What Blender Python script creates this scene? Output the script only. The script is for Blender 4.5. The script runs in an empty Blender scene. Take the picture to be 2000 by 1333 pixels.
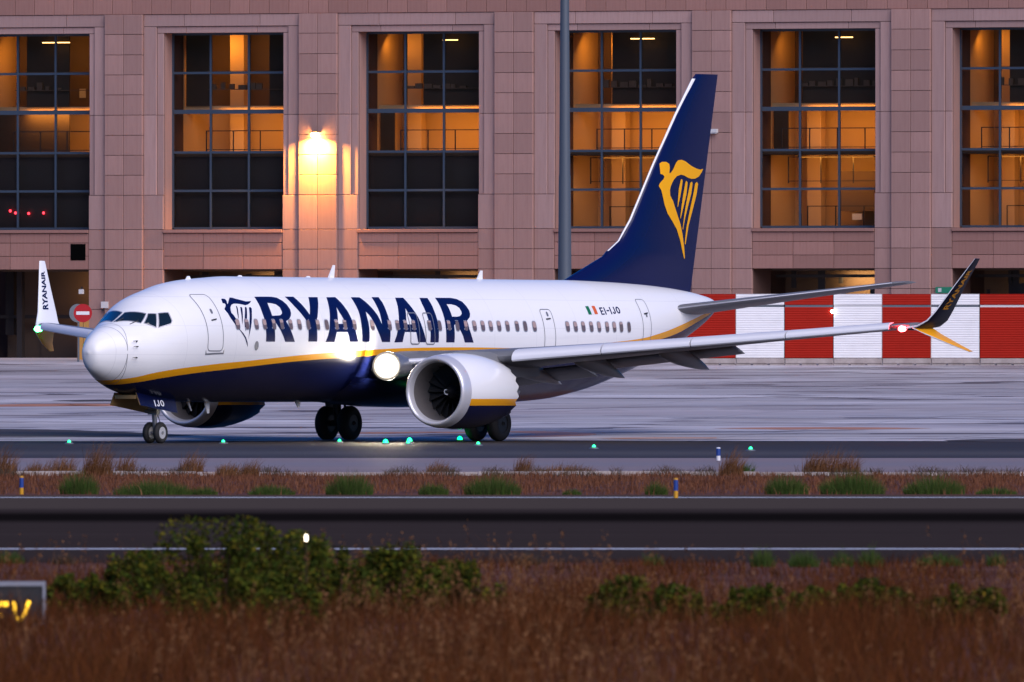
import bpy, bmesh, math, random
import numpy as np
from mathutils import Vector, Matrix
from mathutils.geometry import delaunay_2d_cdt
R = math.radians
random.seed(7)
rng = np.random.default_rng(7)
scene = bpy.context.scene
COL = scene.collection

# ------------------------------------------------------------------ camera, sky, sun, exposure
FPX, CAM_H, HORIZON = 36240.0, 3.6, 653.0          # focal length in photo pixels, eye height, horizon row
cam_data = bpy.data.cameras.new('camera')
cam = bpy.data.objects.new('camera', cam_data)
COL.objects.link(cam)
cam.location = (0, 0, CAM_H)
cam.rotation_euler = (R(90) + math.atan((HORIZON - 666.5) / FPX), 0, 0)
cam_data.sensor_width = 36.0
cam_data.lens = FPX / 2000 * 36.0
cam_data.clip_start, cam_data.clip_end = 1.0, 6000.0
cam_data.dof.use_dof = True
cam_data.dof.focus_distance = 592.0
cam_data.dof.aperture_fstop = 15.0
scene.camera = cam

world = bpy.data.worlds.new('World')
scene.world = world
world.use_nodes = True
wn = world.node_tree
wn.nodes.clear()
sky = wn.nodes.new('ShaderNodeTexSky')
sky.sky_type = 'NISHITA'
sky.sun_disc = False
SUN_EL, SUN_ROT = 2.0, 150.0                        # low dusk glow behind the photographer's right shoulder
sky.sun_elevation = R(SUN_EL)
sky.sun_rotation = R(SUN_ROT)
sky.altitude = 0
sky.air_density = 1.0
sky.dust_density = 0.6
sky.ozone_density = 7.0
bg = wn.nodes.new('ShaderNodeBackground')
bg.inputs['Strength'].default_value = 0.15
wo = wn.nodes.new('ShaderNodeOutputWorld')
tint = wn.nodes.new('ShaderNodeMix'); tint.data_type = 'RGBA'; tint.blend_type = 'MULTIPLY'   # lavender afterglow over the whole sky
tint.inputs[0].default_value = 1.0; tint.inputs[7].default_value = (1.08, .94, .91, 1)
wn.links.new(sky.outputs[0], tint.inputs[6])
wn.links.new(tint.outputs[2], bg.inputs[0])
wn.links.new(bg.outputs[0], wo.inputs[0])

sun_data = bpy.data.lights.new('sun', 'SUN')
sun_data.energy = 0.9
sun_data.angle = R(60)
sun_data.color = (1.0, 0.92, 0.93)
sun = bpy.data.objects.new('sun', sun_data)
COL.objects.link(sun)
_sd = Vector((math.sin(R(SUN_ROT)), math.cos(R(SUN_ROT)), math.tan(R(40))))
sun.rotation_euler = _sd.to_track_quat('Z', 'Y').to_euler()

scene.view_settings.view_transform = 'Standard'
scene.view_settings.look = 'None'
scene.view_settings.gamma = 1.0
scene.view_settings.exposure = 1.93
scene.render.engine = 'CYCLES'
scene.cycles.use_denoising = True
scene.cycles.max_bounces = 6
scene.cycles.transparent_max_bounces = 12
scene.cycles.caustics_reflective = False
scene.cycles.caustics_refractive = False
scene.cycles.sample_clamp_indirect = 4.0

# ------------------------------------------------------------------ helpers
def tag(o, label=None, cat=None, group=None, kind=None):
    if label: o['label'] = label
    if cat: o['category'] = cat
    if group: o['group'] = group
    if kind: o['kind'] = kind
    return o

def empty(name, loc=(0, 0, 0), rot=(0, 0, 0), parent=None):
    o = bpy.data.objects.new(name, None)
    o.location = loc
    o.rotation_euler = rot
    o.parent = parent
    COL.objects.link(o)
    return o

def mesh(name, v, f, mats, parent=None, smooth=False, mi=None, recalc=True, angle=None):
    me = bpy.data.meshes.new(name)
    me.from_pydata([tuple(map(float, p)) for p in v], [], [tuple(int(i) for i in q) for q in f])
    for m in (mats if isinstance(mats, (list, tuple)) else [mats]):
        me.materials.append(m)
    if mi is not None:
        me.polygons.foreach_set('material_index', np.asarray(mi, dtype=np.int32))
    if recalc:
        bm = bmesh.new(); bm.from_mesh(me)
        bmesh.ops.recalc_face_normals(bm, faces=bm.faces[:])
        bm.to_mesh(me); bm.free()
    if smooth:
        me.polygons.foreach_set('use_smooth', np.ones(len(me.polygons), dtype=bool))
        if angle is not None:
            try: me.set_sharp_from_angle(angle=R(angle))
            except Exception: pass
    o = bpy.data.objects.new(name, me)
    o.parent = parent
    COL.objects.link(o)
    return o

def instance(src, name, loc, parent=None, rot=(0, 0, 0), scale=(1, 1, 1)):
    o = bpy.data.objects.new(name, src.data if hasattr(src, 'data') else src)
    o.location = loc; o.rotation_euler = rot; o.scale = scale; o.parent = parent
    COL.objects.link(o)
    return o

def box(x0, x1, y0, y1, z0, z1):
    v = [(x0, y0, z0), (x1, y0, z0), (x1, y1, z0), (x0, y1, z0), (x0, y0, z1), (x1, y0, z1), (x1, y1, z1), (x0, y1, z1)]
    f = [(0, 3, 2, 1), (4, 5, 6, 7), (0, 1, 5, 4), (1, 2, 6, 5), (2, 3, 7, 6), (3, 0, 4, 7)]
    return v, f

def cbox(x0, x1, y0, y1, z0, z1, c=0.01):
    """box whose front (-y) edges are chamfered"""
    v = [(x0, y1, z0), (x1, y1, z0), (x1, y1, z1), (x0, y1, z1),
         (x0, y0 + c, z0), (x1, y0 + c, z0), (x1, y0 + c, z1), (x0, y0 + c, z1),
         (x0 + c, y0, z0 + c), (x1 - c, y0, z0 + c), (x1 - c, y0, z1 - c), (x0 + c, y0, z1 - c)]
    f = [(0, 1, 2, 3), (0, 4, 5, 1), (1, 5, 6, 2), (2, 6, 7, 3), (3, 7, 4, 0), (4, 8, 9, 5), (5, 9, 10, 6), (6, 10, 11, 7), (7, 11, 8, 4), (8, 11, 10, 9)]
    return v, f

def join(parts):
    V, Fc = [], []
    for v, f in parts:
        o = len(V); V += list(v); Fc += [tuple(i + o for i in q) for q in f]
    return V, Fc

def tube(pts, rad, n=10, cap=True):
    pts = [Vector(p) for p in pts]
    rads = rad if isinstance(rad, (list, tuple)) else [rad] * len(pts)
    V, Fc = [], []
    for i, p in enumerate(pts):
        d = (pts[min(i + 1, len(pts) - 1)] - pts[max(i - 1, 0)]).normalized()
        a = d.orthogonal().normalized() if abs(d.z) > .9 else d.cross(Vector((0, 0, 1))).normalized()
        b = d.cross(a)
        for k in range(n):
            t = 2 * math.pi * k / n
            V.append(p + rads[i] * (a * math.cos(t) + b * math.sin(t)))
    for i in range(len(pts) - 1):
        for k in range(n):
            Fc.append((i * n + k, i * n + (k + 1) % n, (i + 1) * n + (k + 1) % n, (i + 1) * n + k))
    if cap:
        Fc.append(tuple(range(n))); Fc.append(tuple(range((len(pts) - 1) * n, len(pts) * n)))
    return V, Fc

def lathe(prof, origin, axis, n=32, cap=(False, False), flat=None):
    """revolve (distance along axis, radius) pairs"""
    ax = Vector(axis).normalized(); a = ax.orthogonal().normalized()
    if abs(ax.z) < .5: a = Vector((0, 0, 1)) - ax * ax.z; a.normalize()
    b = ax.cross(a); o = Vector(origin)
    V, Fc = [], []
    for (d, r) in prof:
        for k in range(n):
            t = 2 * math.pi * k / n
            V.append(o + ax * d + (a * math.cos(t) + b * math.sin(t)) * r)
    for i in range(len(prof) - 1):
        for k in range(n):
            Fc.append((i * n + k, i * n + (k + 1) % n, (i + 1) * n + (k + 1) % n, (i + 1) * n + k))
    if cap[0]: Fc.append(tuple(range(n)))
    if cap[1]: Fc.append(tuple(range((len(prof) - 1) * n, len(prof) * n)))
    return V, Fc

def text_mesh(s, bold=0.0):
    """flat triangles of a text line, baseline at y=0, cap height about 1"""
    cu = bpy.data.curves.new('txt', 'FONT'); cu.body = s; cu.size = 1.0; cu.offset = bold; cu.resolution_u = 3
    ob = bpy.data.objects.new('txt', cu); COL.objects.link(ob)
    dg = bpy.context.evaluated_depsgraph_get(); dg.update()
    me = ob.evaluated_get(dg).to_mesh()
    v = np.array([p.co[:2] for p in me.vertices]); f = [tuple(p.vertices) for p in me.polygons]
    ob.evaluated_get(dg).to_mesh_clear()
    bpy.data.objects.remove(ob); bpy.data.curves.remove(cu)
    v -= v.min(0); v[:, 1] /= v[:, 1].max()
    return v, f

def stroke_text(s, w=.17):
    """block capitals drawn with strokes of even width, cap height 1"""
    arc = lambda cx, cy, rx, ry, a0, a1, n=12: [(cx + rx * math.cos(R(a0 + (a1 - a0) * i / n)), cy + ry * math.sin(R(a0 + (a1 - a0) * i / n))) for i in range(n + 1)]
    h = w / 2
    G_ = {'E': (.5, [[(h, 0), (h, 1)], [(0, h), (.5, h)], [(0, .5), (.45, .5)], [(0, 1 - h), (.5, 1 - h)]]), 'I': (w, [[(h, 0), (h, 1)]]), '-': (.4, [[(0, .5), (.4, .5)]]),
          'J': (.48, [[(.48 - h, 1), (.48 - h, .3)] , arc(.24, .3, .24 - h, .3 - h, 0, -180)]), 'O': (.62, [arc(.31, .5, .31 - h, .5 - h, 0, 360, 28)])}
    V, Fc, x = [], [], 0.0
    for ch in s:
        adv, lines = G_[ch]
        for ln in lines:
            o = len(V)
            for i, p in enumerate(ln):
                a, b = Vector(ln[max(i - 1, 0)]), Vector(ln[min(i + 1, len(ln) - 1)]); d = (b - a).normalized()
                for sg in (-1, 1): V.append((x + p[0] - sg * d.y * h, p[1] + sg * d.x * h))
            Fc += [(o + 2 * i, o + 2 * i + 2, o + 2 * i + 3, o + 2 * i + 1) for i in range(len(ln) - 1)]
        x += adv + .16
    return np.array(V), Fc

# ------------------------------------------------------------------ materials
def srgb(r, g, b):
    return tuple((c / 12.92 if c <= .04045 else ((c + .055) / 1.055) ** 2.4) for c in (r, g, b))

def mat(name, col, rough=.5, metal=0.0, spec=.5, emit=None, estr=0.0, coat=0.0):
    m = bpy.data.materials.new(name); m.use_nodes = True
    b = m.node_tree.nodes['Principled BSDF']
    b.inputs['Base Color'].default_value = (*col, 1)
    b.inputs['Roughness'].default_value = rough
    b.inputs['Metallic'].default_value = metal
    b.inputs['Specular IOR Level'].default_value = spec
    b.inputs['Coat Weight'].default_value = coat
    b.inputs['Coat Roughness'].default_value = .05
    if emit:
        b.inputs['Emission Color'].default_value = (*emit, 1)
        b.inputs['Emission Strength'].default_value = estr
    return m

class NT:
    def __init__(s, m): s.t = m.node_tree; s.n = s.t.nodes; s.l = s.t.links; s.b = s.n['Principled BSDF']
    def new(s, t, **kw):
        n = s.n.new(t)
        for k, v in kw.items(): setattr(n, k, v)
        return n
    def link(s, a, b): s.l.new(a, b)
    def math(s, op, a, b=None, c=None):
        n = s.new('ShaderNodeMath', operation=op)
        for i, x in enumerate((a, b, c)):
            if x is None: continue
            if isinstance(x, (int, float)): n.inputs[i].default_value = x
            else: s.link(x, n.inputs[i])
        return n.outputs[0]
    def mix(s, fac, a, b, mode='MIX'):
        n = s.new('ShaderNodeMix', data_type='RGBA', blend_type=mode)
        for i, x in ((0, fac), (6, a), (7, b)):
            if isinstance(x, (int, float)): n.inputs[i].default_value = x
            elif isinstance(x, tuple): n.inputs[i].default_value = (*x, 1)
            else: s.link(x, n.inputs[i])
        return n.outputs[2]
    def noise(s, vec, scale, detail=4, rough=.6, dist=0.0):
        n = s.new('ShaderNodeTexNoise'); n.inputs['Scale'].default_value = scale
        n.inputs['Detail'].default_value = detail; n.inputs['Roughness'].default_value = rough
        n.inputs['Distortion'].default_value = dist
        s.link(vec, n.inputs['Vector']); return n.outputs['Fac']
    def ramp(s, fac, stops):
        n = s.new('ShaderNodeValToRGB'); e = n.color_ramp.elements
        while len(e) > 1: e.remove(e[-1])
        for i, (p, c) in enumerate(stops):
            q = e[0] if i == 0 else e.new(p)
            q.position = p; q.color = (*c, 1) if isinstance(c, tuple) else (c, c, c, 1)
        s.link(fac, n.inputs[0]); return n.outputs[0]
    def obj(s): return s.new('ShaderNodeTexCoord').outputs['Object']
    def mapping(s, vec, scale=(1, 1, 1), rot=(0, 0, 0), loc=(0, 0, 0)):
        n = s.new('ShaderNodeMapping'); n.inputs['Scale'].default_value = scale
        n.inputs['Rotation'].default_value = rot; n.inputs['Location'].default_value = loc
        s.link(vec, n.inputs['Vector']); return n.outputs[0]
    def sep(s, vec):
        n = s.new('ShaderNodeSeparateXYZ'); s.link(vec, n.inputs[0]); return n.outputs
    def bump(s, h, strength=.3, dist=.02):
        n = s.new('ShaderNodeBump'); n.inputs['Strength'].default_value = strength; n.inputs['Distance'].default_value = dist
        s.link(h, n.inputs['Height']); s.link(n.outputs[0], s.b.inputs['Normal'])

M = {}
WHITE, NAVY, YELLOW = (.87, .87, .87), (.0035, .006, .04), (.85, .36, .008)
M['white'] = mat('white_paint', WHITE, .28, coat=.3)
M['navy'] = mat('navy_paint', NAVY, .25, spec=.3)
M['finblue'] = mat('fin_blue_paint', (.003, .006, .055), .25, spec=.35)
M['yellow'] = mat('yellow_paint', YELLOW, .35)
M['grey'] = mat('grey_paint', (.20, .205, .22), .4)
M['wing'] = mat('wing_grey_paint', (.15, .155, .17), .45, spec=.25)
M['slat'] = mat('bare_slat_metal', (.66, .67, .72), .45, metal=.15)
M['lip'] = mat('inlet_lip_metal', (.66, .66, .70), .3, metal=.35)
M['tipnavy'] = mat('winglet_navy', (.002, .003, .012), .4, spec=.2)
M['dark'] = mat('dark_metal', (.03, .03, .033), .45, metal=.4)
M['steel'] = mat('steel', (.35, .35, .36), .38, metal=.7)
M['tyre'] = mat('tyre_rubber', (.012, .012, .013), .75)
M['rim'] = mat('wheel_rim', (.55, .55, .57), .4, metal=.3)
M['gold_lit'] = mat('gold_lit_metal', (.42, .26, .10), .45, metal=.3)  # gold of the taxi lamp's light painted into gear doors and bay
M['seal'] = mat('door_seal_grey', (.16, .17, .20), .5)
M['frame_metal'] = mat('window_frame_metal', (.5, .5, .52), .35, metal=.5)
M['cabin_glass'] = mat('cabin_window_glass', (.16, .115, .11), .12, spec=.8)
M['shade_beige'] = mat('window_shade_beige', (.42, .30, .28), .5)
M['duct'] = mat('inlet_duct_grey', (.13, .12, .12), .5)
M['cockpit_glass'] = mat('cockpit_glass', (.008, .018, .026), .05, spec=.9)
M['navred'] = mat('red_nav_lamp', (.8, .05, .05), .3, emit=(1, .05, .06), estr=14)
M['navgreen'] = mat('green_nav_lamp', (.05, .8, .2), .3, emit=(.05, 1, .25), estr=10)
def lamp_glare():
    m = mat('landing_lamp', (.10, .10, .11), .3, emit=(1, .88, .68), estr=1); t = NT(m)
    x, y, z = t.sep(t.obj())
    d = t.math('SQRT', t.math('ADD', t.math('POWER', y, 2.0), t.math('POWER', z, 2.0)))
    core = t.math('POWER', t.math('MAXIMUM', t.math('SUBTRACT', 1.0, t.math('DIVIDE', d, .40)), 0.0), 2.0)
    halo = t.math('MULTIPLY', t.math('POWER', 2.718, t.math('DIVIDE', t.math('SUBTRACT', .36, d), .05)), .30)   # soft halo of glare painted into the emission
    t.link(t.math('ADD', t.math('MULTIPLY', core, 150.0), halo), t.b.inputs['Emission Strength'])
    return m
M['landing'] = lamp_glare()
for k, c in (('flag_green', (.01, .16, .06)), ('flag_white', (.8, .8, .8)), ('flag_orange', (.7, .12, .02))):
    M[k] = mat(k, c, .35)

def livery():
    m = mat('fuselage_livery', WHITE, .24, spec=.3); t = NT(m)
    x, y, z = t.sep(t.obj())
    st = t.math('SUBTRACT', XG, x)                       # station aft of the datum
    u = t.math('DIVIDE', st, 40.0)
    def curve(pts):
        n = t.new('ShaderNodeFloatCurve'); c = n.mapping.curves[0]
        p = c.points
        p[0].location = (0, pts[0][1] / 6); p[1].location = (1, pts[-1][1] / 6)
        for (a, b) in pts: p.new(a / 40, b / 6)
        n.mapping.update(); t.link(u, n.inputs['Value']); return t.math('MULTIPLY', n.outputs[0], 6.0)
    up, lo = curve(STRIPE_UP), curve(STRIPE_LO)
    isw = t.math('GREATER_THAN', z, up); isy = t.math('GREATER_THAN', z, lo)
    dirt = t.noise(t.mapping(t.obj(), (.35, 1, 2.2)), 1.3, 5)
    wh = t.mix(t.math('MULTIPLY', dirt, .10), WHITE, (.62, .63, .66))
    hoop = t.math('LESS_THAN', t.math('ABSOLUTE', t.math('SUBTRACT', t.math('FRACT', t.math('DIVIDE', st, 2.54)), .5)), .0028)
    lap = t.math('LESS_THAN', t.math('ABSOLUTE', t.math('SUBTRACT', t.math('FRACT', t.math('DIVIDE', t.math('ADD', z, .33), .92)), .5)), .006)
    wh = t.mix(t.math('MULTIPLY', t.math('MAXIMUM', hoop, lap), .28), wh, (.35, .36, .4))
    wear = t.ramp(t.noise(t.mapping(t.obj(), (.12, .4, 3.0)), 1.1, 6, .7), [(.55, 0.0), (.8, .22)])
    wh = t.mix(wear, wh, (.55, .55, .58))
    c = t.mix(isw, t.mix(isy, NAVY, YELLOW), wh)
    t.link(c, t.b.inputs['Base Color'])
    return m

def nacelle_livery():
    m = mat('nacelle_livery', WHITE, .26, coat=.4); t = NT(m)
    x, y, z = t.sep(t.obj())
    isw = t.math('GREATER_THAN', z, 1.515); isy = t.math('GREATER_THAN', z, 1.30)
    t.link(t.mix(isw, t.mix(isy, NAVY, YELLOW), WHITE), t.b.inputs['Base Color'])
    return m

# ------------------------------------------------------------------ livery outlines: (station, angle) on the body, (station, height) on the fin
ART = {
'harp_body': [(6.14,41.4),(6.25,41.7),(6.35,40.8),(6.35,38.3),(6.3,35.8),(6.31,34.6),(6.47,38.6),(6.64,42.4),(6.78,41.7),(6.95,39.9),(7.19,38.0),(7.39,36.4),(7.56,36.4),(7.7,36.7),(7.56,34.3),(7.39,32.7),(7.23,32.1),(7.05,33.3),(6.83,34.3),(6.64,34.6),(6.49,33.6),(6.36,30.8),(6.3,27.7),(6.28,24.6),(6.36,21.8),(6.41,19.0),(6.45,13.7),(6.52,7.4),(6.7,3.4),(6.84,-0.7),(6.94,-5.0),(6.98,-9.1),(6.91,-6.9),(6.78,-1.3),(6.64,2.8),(6.5,6.8),(6.36,10.2),(6.28,13.4),(6.14,19.3),(6.07,24.9),(5.99,29.3),(6.05,30.8),(6.13,32.4),(6.19,34.6),(6.16,35.8),(6.07,36.1),(6.11,39.2)],
'harp_s1': [(6.69,31.8),(6.73,31.8),(6.73,29.6),(6.58,18.7),(6.55,18.0),(6.58,23.3),(6.64,28.0)],
'harp_s2': [(6.89,30.2),(6.95,30.5),(6.98,29.3),(6.83,19.9),(6.69,11.5),(6.72,16.5),(6.81,24.6)],
'harp_s3': [(7.14,29.6),(7.22,30.2),(7.23,28.6),(7.05,19.0),(6.91,10.6),(6.84,4.9),(6.81,9.9),(6.92,19.3)],
'harp_s4': [(7.37,29.3),(7.47,29.9),(7.5,28.0),(7.37,21.2),(7.22,12.4),(7.05,2.8),(6.97,-2.9),(7.05,6.8),(7.14,15.5),(7.26,22.7)],
'R1': [(8.03,41.4),(9.01,41.4),(9.3,40.2),(9.52,36.4),(9.65,32.1),(9.71,27.1),(9.69,23.3),(9.62,20.2),(9.49,17.4),(9.26,14.9),(9.41,8.4),(9.57,0.9),(9.69,-4.4),(9.12,-4.4),(9.02,-0.1),(8.88,5.6),(8.65,13.0),(8.56,12.7),(8.53,6.8),(8.53,-4.4),(8.0,-4.4),(8.01,1.2),(8.01,9.0),(8.03,16.5),(8.01,23.0),(8.03,32.4)],
'R1h': [(8.56,33.9),(8.81,33.6),(9.02,32.4),(9.16,29.3),(9.18,24.9),(9.15,22.7),(9.02,20.8),(8.85,20.5),(8.53,20.2),(8.53,24.6),(8.54,29.9)],
'Y': [(9.82,41.7),(10.32,41.7),(10.46,35.5),(10.61,28.6),(10.75,21.5),(10.91,28.6),(11.19,41.4),(11.73,41.4),(11.56,34.6),(11.34,26.5),(11.16,19.0),(11.06,16.2),(11.0,7.1),(10.99,-4.1),(10.47,-4.1),(10.5,7.1),(10.5,13.4),(10.43,16.8),(10.27,22.7),(10.04,30.8)],
'A1': [(12.25,41.4),(12.78,41.7),(12.92,34.6),(13.06,25.2),(13.14,17.7),(13.21,10.2),(13.32,1.8),(13.42,-4.1),(12.92,-4.1),(12.87,0.6),(12.79,4.9),(12.15,4.9),(12.08,0.3),(12.01,-4.4),(11.48,-4.4),(11.62,0.9),(11.73,7.1),(11.81,14.0),(11.95,22.7),(12.11,33.0)],
'A1h': [(12.5,29.9),(12.56,23.7),(12.67,17.7),(12.75,12.7),(12.28,12.7),(12.34,17.7),(12.42,23.7)],
'N': [(13.7,41.7),(14.21,41.7),(14.4,36.1),(14.58,29.3),(14.75,21.8),(14.88,12.4),(14.9,16.8),(14.93,23.3),(14.93,32.7),(14.94,42.1),(15.36,42.1),(15.38,35.2),(15.36,26.1),(15.36,18.0),(15.35,10.2),(15.32,2.1),(15.3,-4.1),(14.82,-4.1),(14.71,0.6),(14.54,8.1),(14.4,15.9),(14.26,21.8),(14.13,25.5),(14.09,19.3),(14.1,13.7),(14.1,7.4),(14.09,-4.1),(13.65,-4.1),(13.65,1.8),(13.65,10.9),(13.68,18.0),(13.71,26.1),(13.7,33.9)],
'A2': [(16.33,41.7),(16.81,41.7),(16.9,34.6),(17.03,26.5),(17.15,19.3),(17.25,10.6),(17.37,2.1),(17.46,-4.1),(16.98,-4.1),(16.92,-0.4),(16.86,5.3),(16.19,5.3),(16.11,0.9),(16.05,-4.1),(15.55,-4.4),(15.69,2.1),(15.8,9.0),(15.94,16.8),(16.05,24.3),(16.19,32.7)],
'A2h': [(16.58,29.6),(16.61,24.3),(16.7,17.7),(16.73,12.7),(16.34,12.7),(16.42,19.6)],
'I': [(17.78,41.7),(18.26,41.7),(18.26,35.5),(18.24,26.8),(18.24,17.7),(18.23,9.3),(18.21,0.9),(18.2,-4.1),(17.7,-4.1),(17.71,0.9),(17.73,10.6),(17.71,18.3),(17.7,27.4),(17.71,34.6)],
'R2': [(18.73,42.1),(19.68,42.1),(19.97,40.8),(20.21,37.4),(20.31,32.1),(20.36,27.1),(20.33,23.7),(20.25,20.5),(20.02,16.8),(20.07,8.7),(20.19,1.2),(20.3,-4.1),(19.77,-4.1),(19.66,1.8),(19.5,8.1),(19.3,13.4),(19.19,12.4),(19.18,8.1),(19.15,-4.1),(18.65,-4.1),(18.65,2.4),(18.66,10.9),(18.69,19.3),(18.71,28.3),(18.73,36.7)],
'R2h': [(19.18,34.3),(19.43,34.3),(19.69,33.0),(19.83,30.2),(19.86,26.1),(19.82,23.7),(19.68,21.5),(19.5,20.8),(19.19,20.8),(19.19,25.2),(19.19,30.5)],
'fb': [(34.5,9.28),(34.64,9.34),(34.87,9.34),(35.03,9.28),(35.06,9.16),(35.02,8.97),(35.11,8.98),(35.27,9.1),(35.46,9.32),(35.59,9.4),(35.83,9.42),(36.09,9.37),(36.52,9.22),(36.89,9.14),(37.16,9.11),(37.37,9.14),(37.26,9.02),(37.05,8.88),(36.79,8.81),(36.52,8.8),(36.25,8.84),(35.99,8.91),(35.78,8.93),(35.51,8.88),(35.3,8.76),(35.11,8.56),(35.04,8.4),(35.06,8.23),(35.25,8.05),(35.46,7.73),(35.78,7.29),(35.94,6.95),(36.08,6.51),(36.14,6.17),(36.09,6.15),(35.94,6.42),(35.78,6.75),(35.52,7.12),(35.2,7.39),(34.88,7.64),(34.69,7.92),(34.51,8.39),(34.37,8.54),(34.43,8.63),(34.66,8.77),(34.72,8.85),(34.64,8.92),(34.5,8.94)],
'fs1': [(35.78,8.77),(35.85,8.78),(35.9,8.73),(35.83,8.46),(35.73,8.18),(35.59,7.86),(35.56,7.87),(35.59,8.12),(35.64,8.46)],
'fs2': [(36.1,8.69),(36.17,8.73),(36.25,8.67),(36.18,8.3),(36.02,7.96),(35.79,7.47),(35.76,7.5),(35.83,7.85),(35.94,8.24)],
'fs3': [(36.44,8.66),(36.55,8.71),(36.61,8.65),(36.52,8.3),(36.28,7.85),(36.1,7.48),(35.97,7.11),(35.94,7.13),(36.05,7.62),(36.2,8.07),(36.34,8.41)],
'fs4': [(36.8,8.65),(36.92,8.7),(37.01,8.64),(36.92,8.3),(36.63,7.74),(36.37,7.26),(36.17,6.62),(36.11,6.65),(36.21,7.18),(36.42,7.71),(36.68,8.3)],
}

# ------------------------------------------------------------------ terrain profile (row geometry of the airfield)
GP = [(-40, 1.2), (276, 1.2), (400, .543), (500, .261), (587, .145), (599, .15), (800, 2.562), (4000, 2.562)]
def gz(Y):
    for (a, za), (b, zb) in zip(GP, GP[1:]):
        if Y <= b: return za + (zb - za) * (Y - a) / (b - a)
    return GP[-1][1]
def at(px, row):
    """ground point seen at a photo position"""
    lo, hi = 60.0, 3000.0
    for _ in range(60):
        m = (lo + hi) / 2
        if HORIZON + FPX * (CAM_H - gz(m)) / m > row: lo = m
        else: hi = m
    return Vector(((px - 1000) / FPX * lo, lo, gz(lo)))

def sheet(name, y0, y1, m, half=900, lift=0.0):
    ys = sorted({y0, y1, *[a for a, _ in GP if y0 < a < y1]})
    xs = np.linspace(-half, half, 13)
    V = [(x, y, gz(y) + lift) for y in ys for x in xs]
    n = len(xs)
    Fc = [(j * n + i, j * n + i + 1, (j + 1) * n + i + 1, (j + 1) * n + i) for j in range(len(ys) - 1) for i in range(n - 1)]
    return mesh(name, V, Fc, m, recalc=False)

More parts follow.
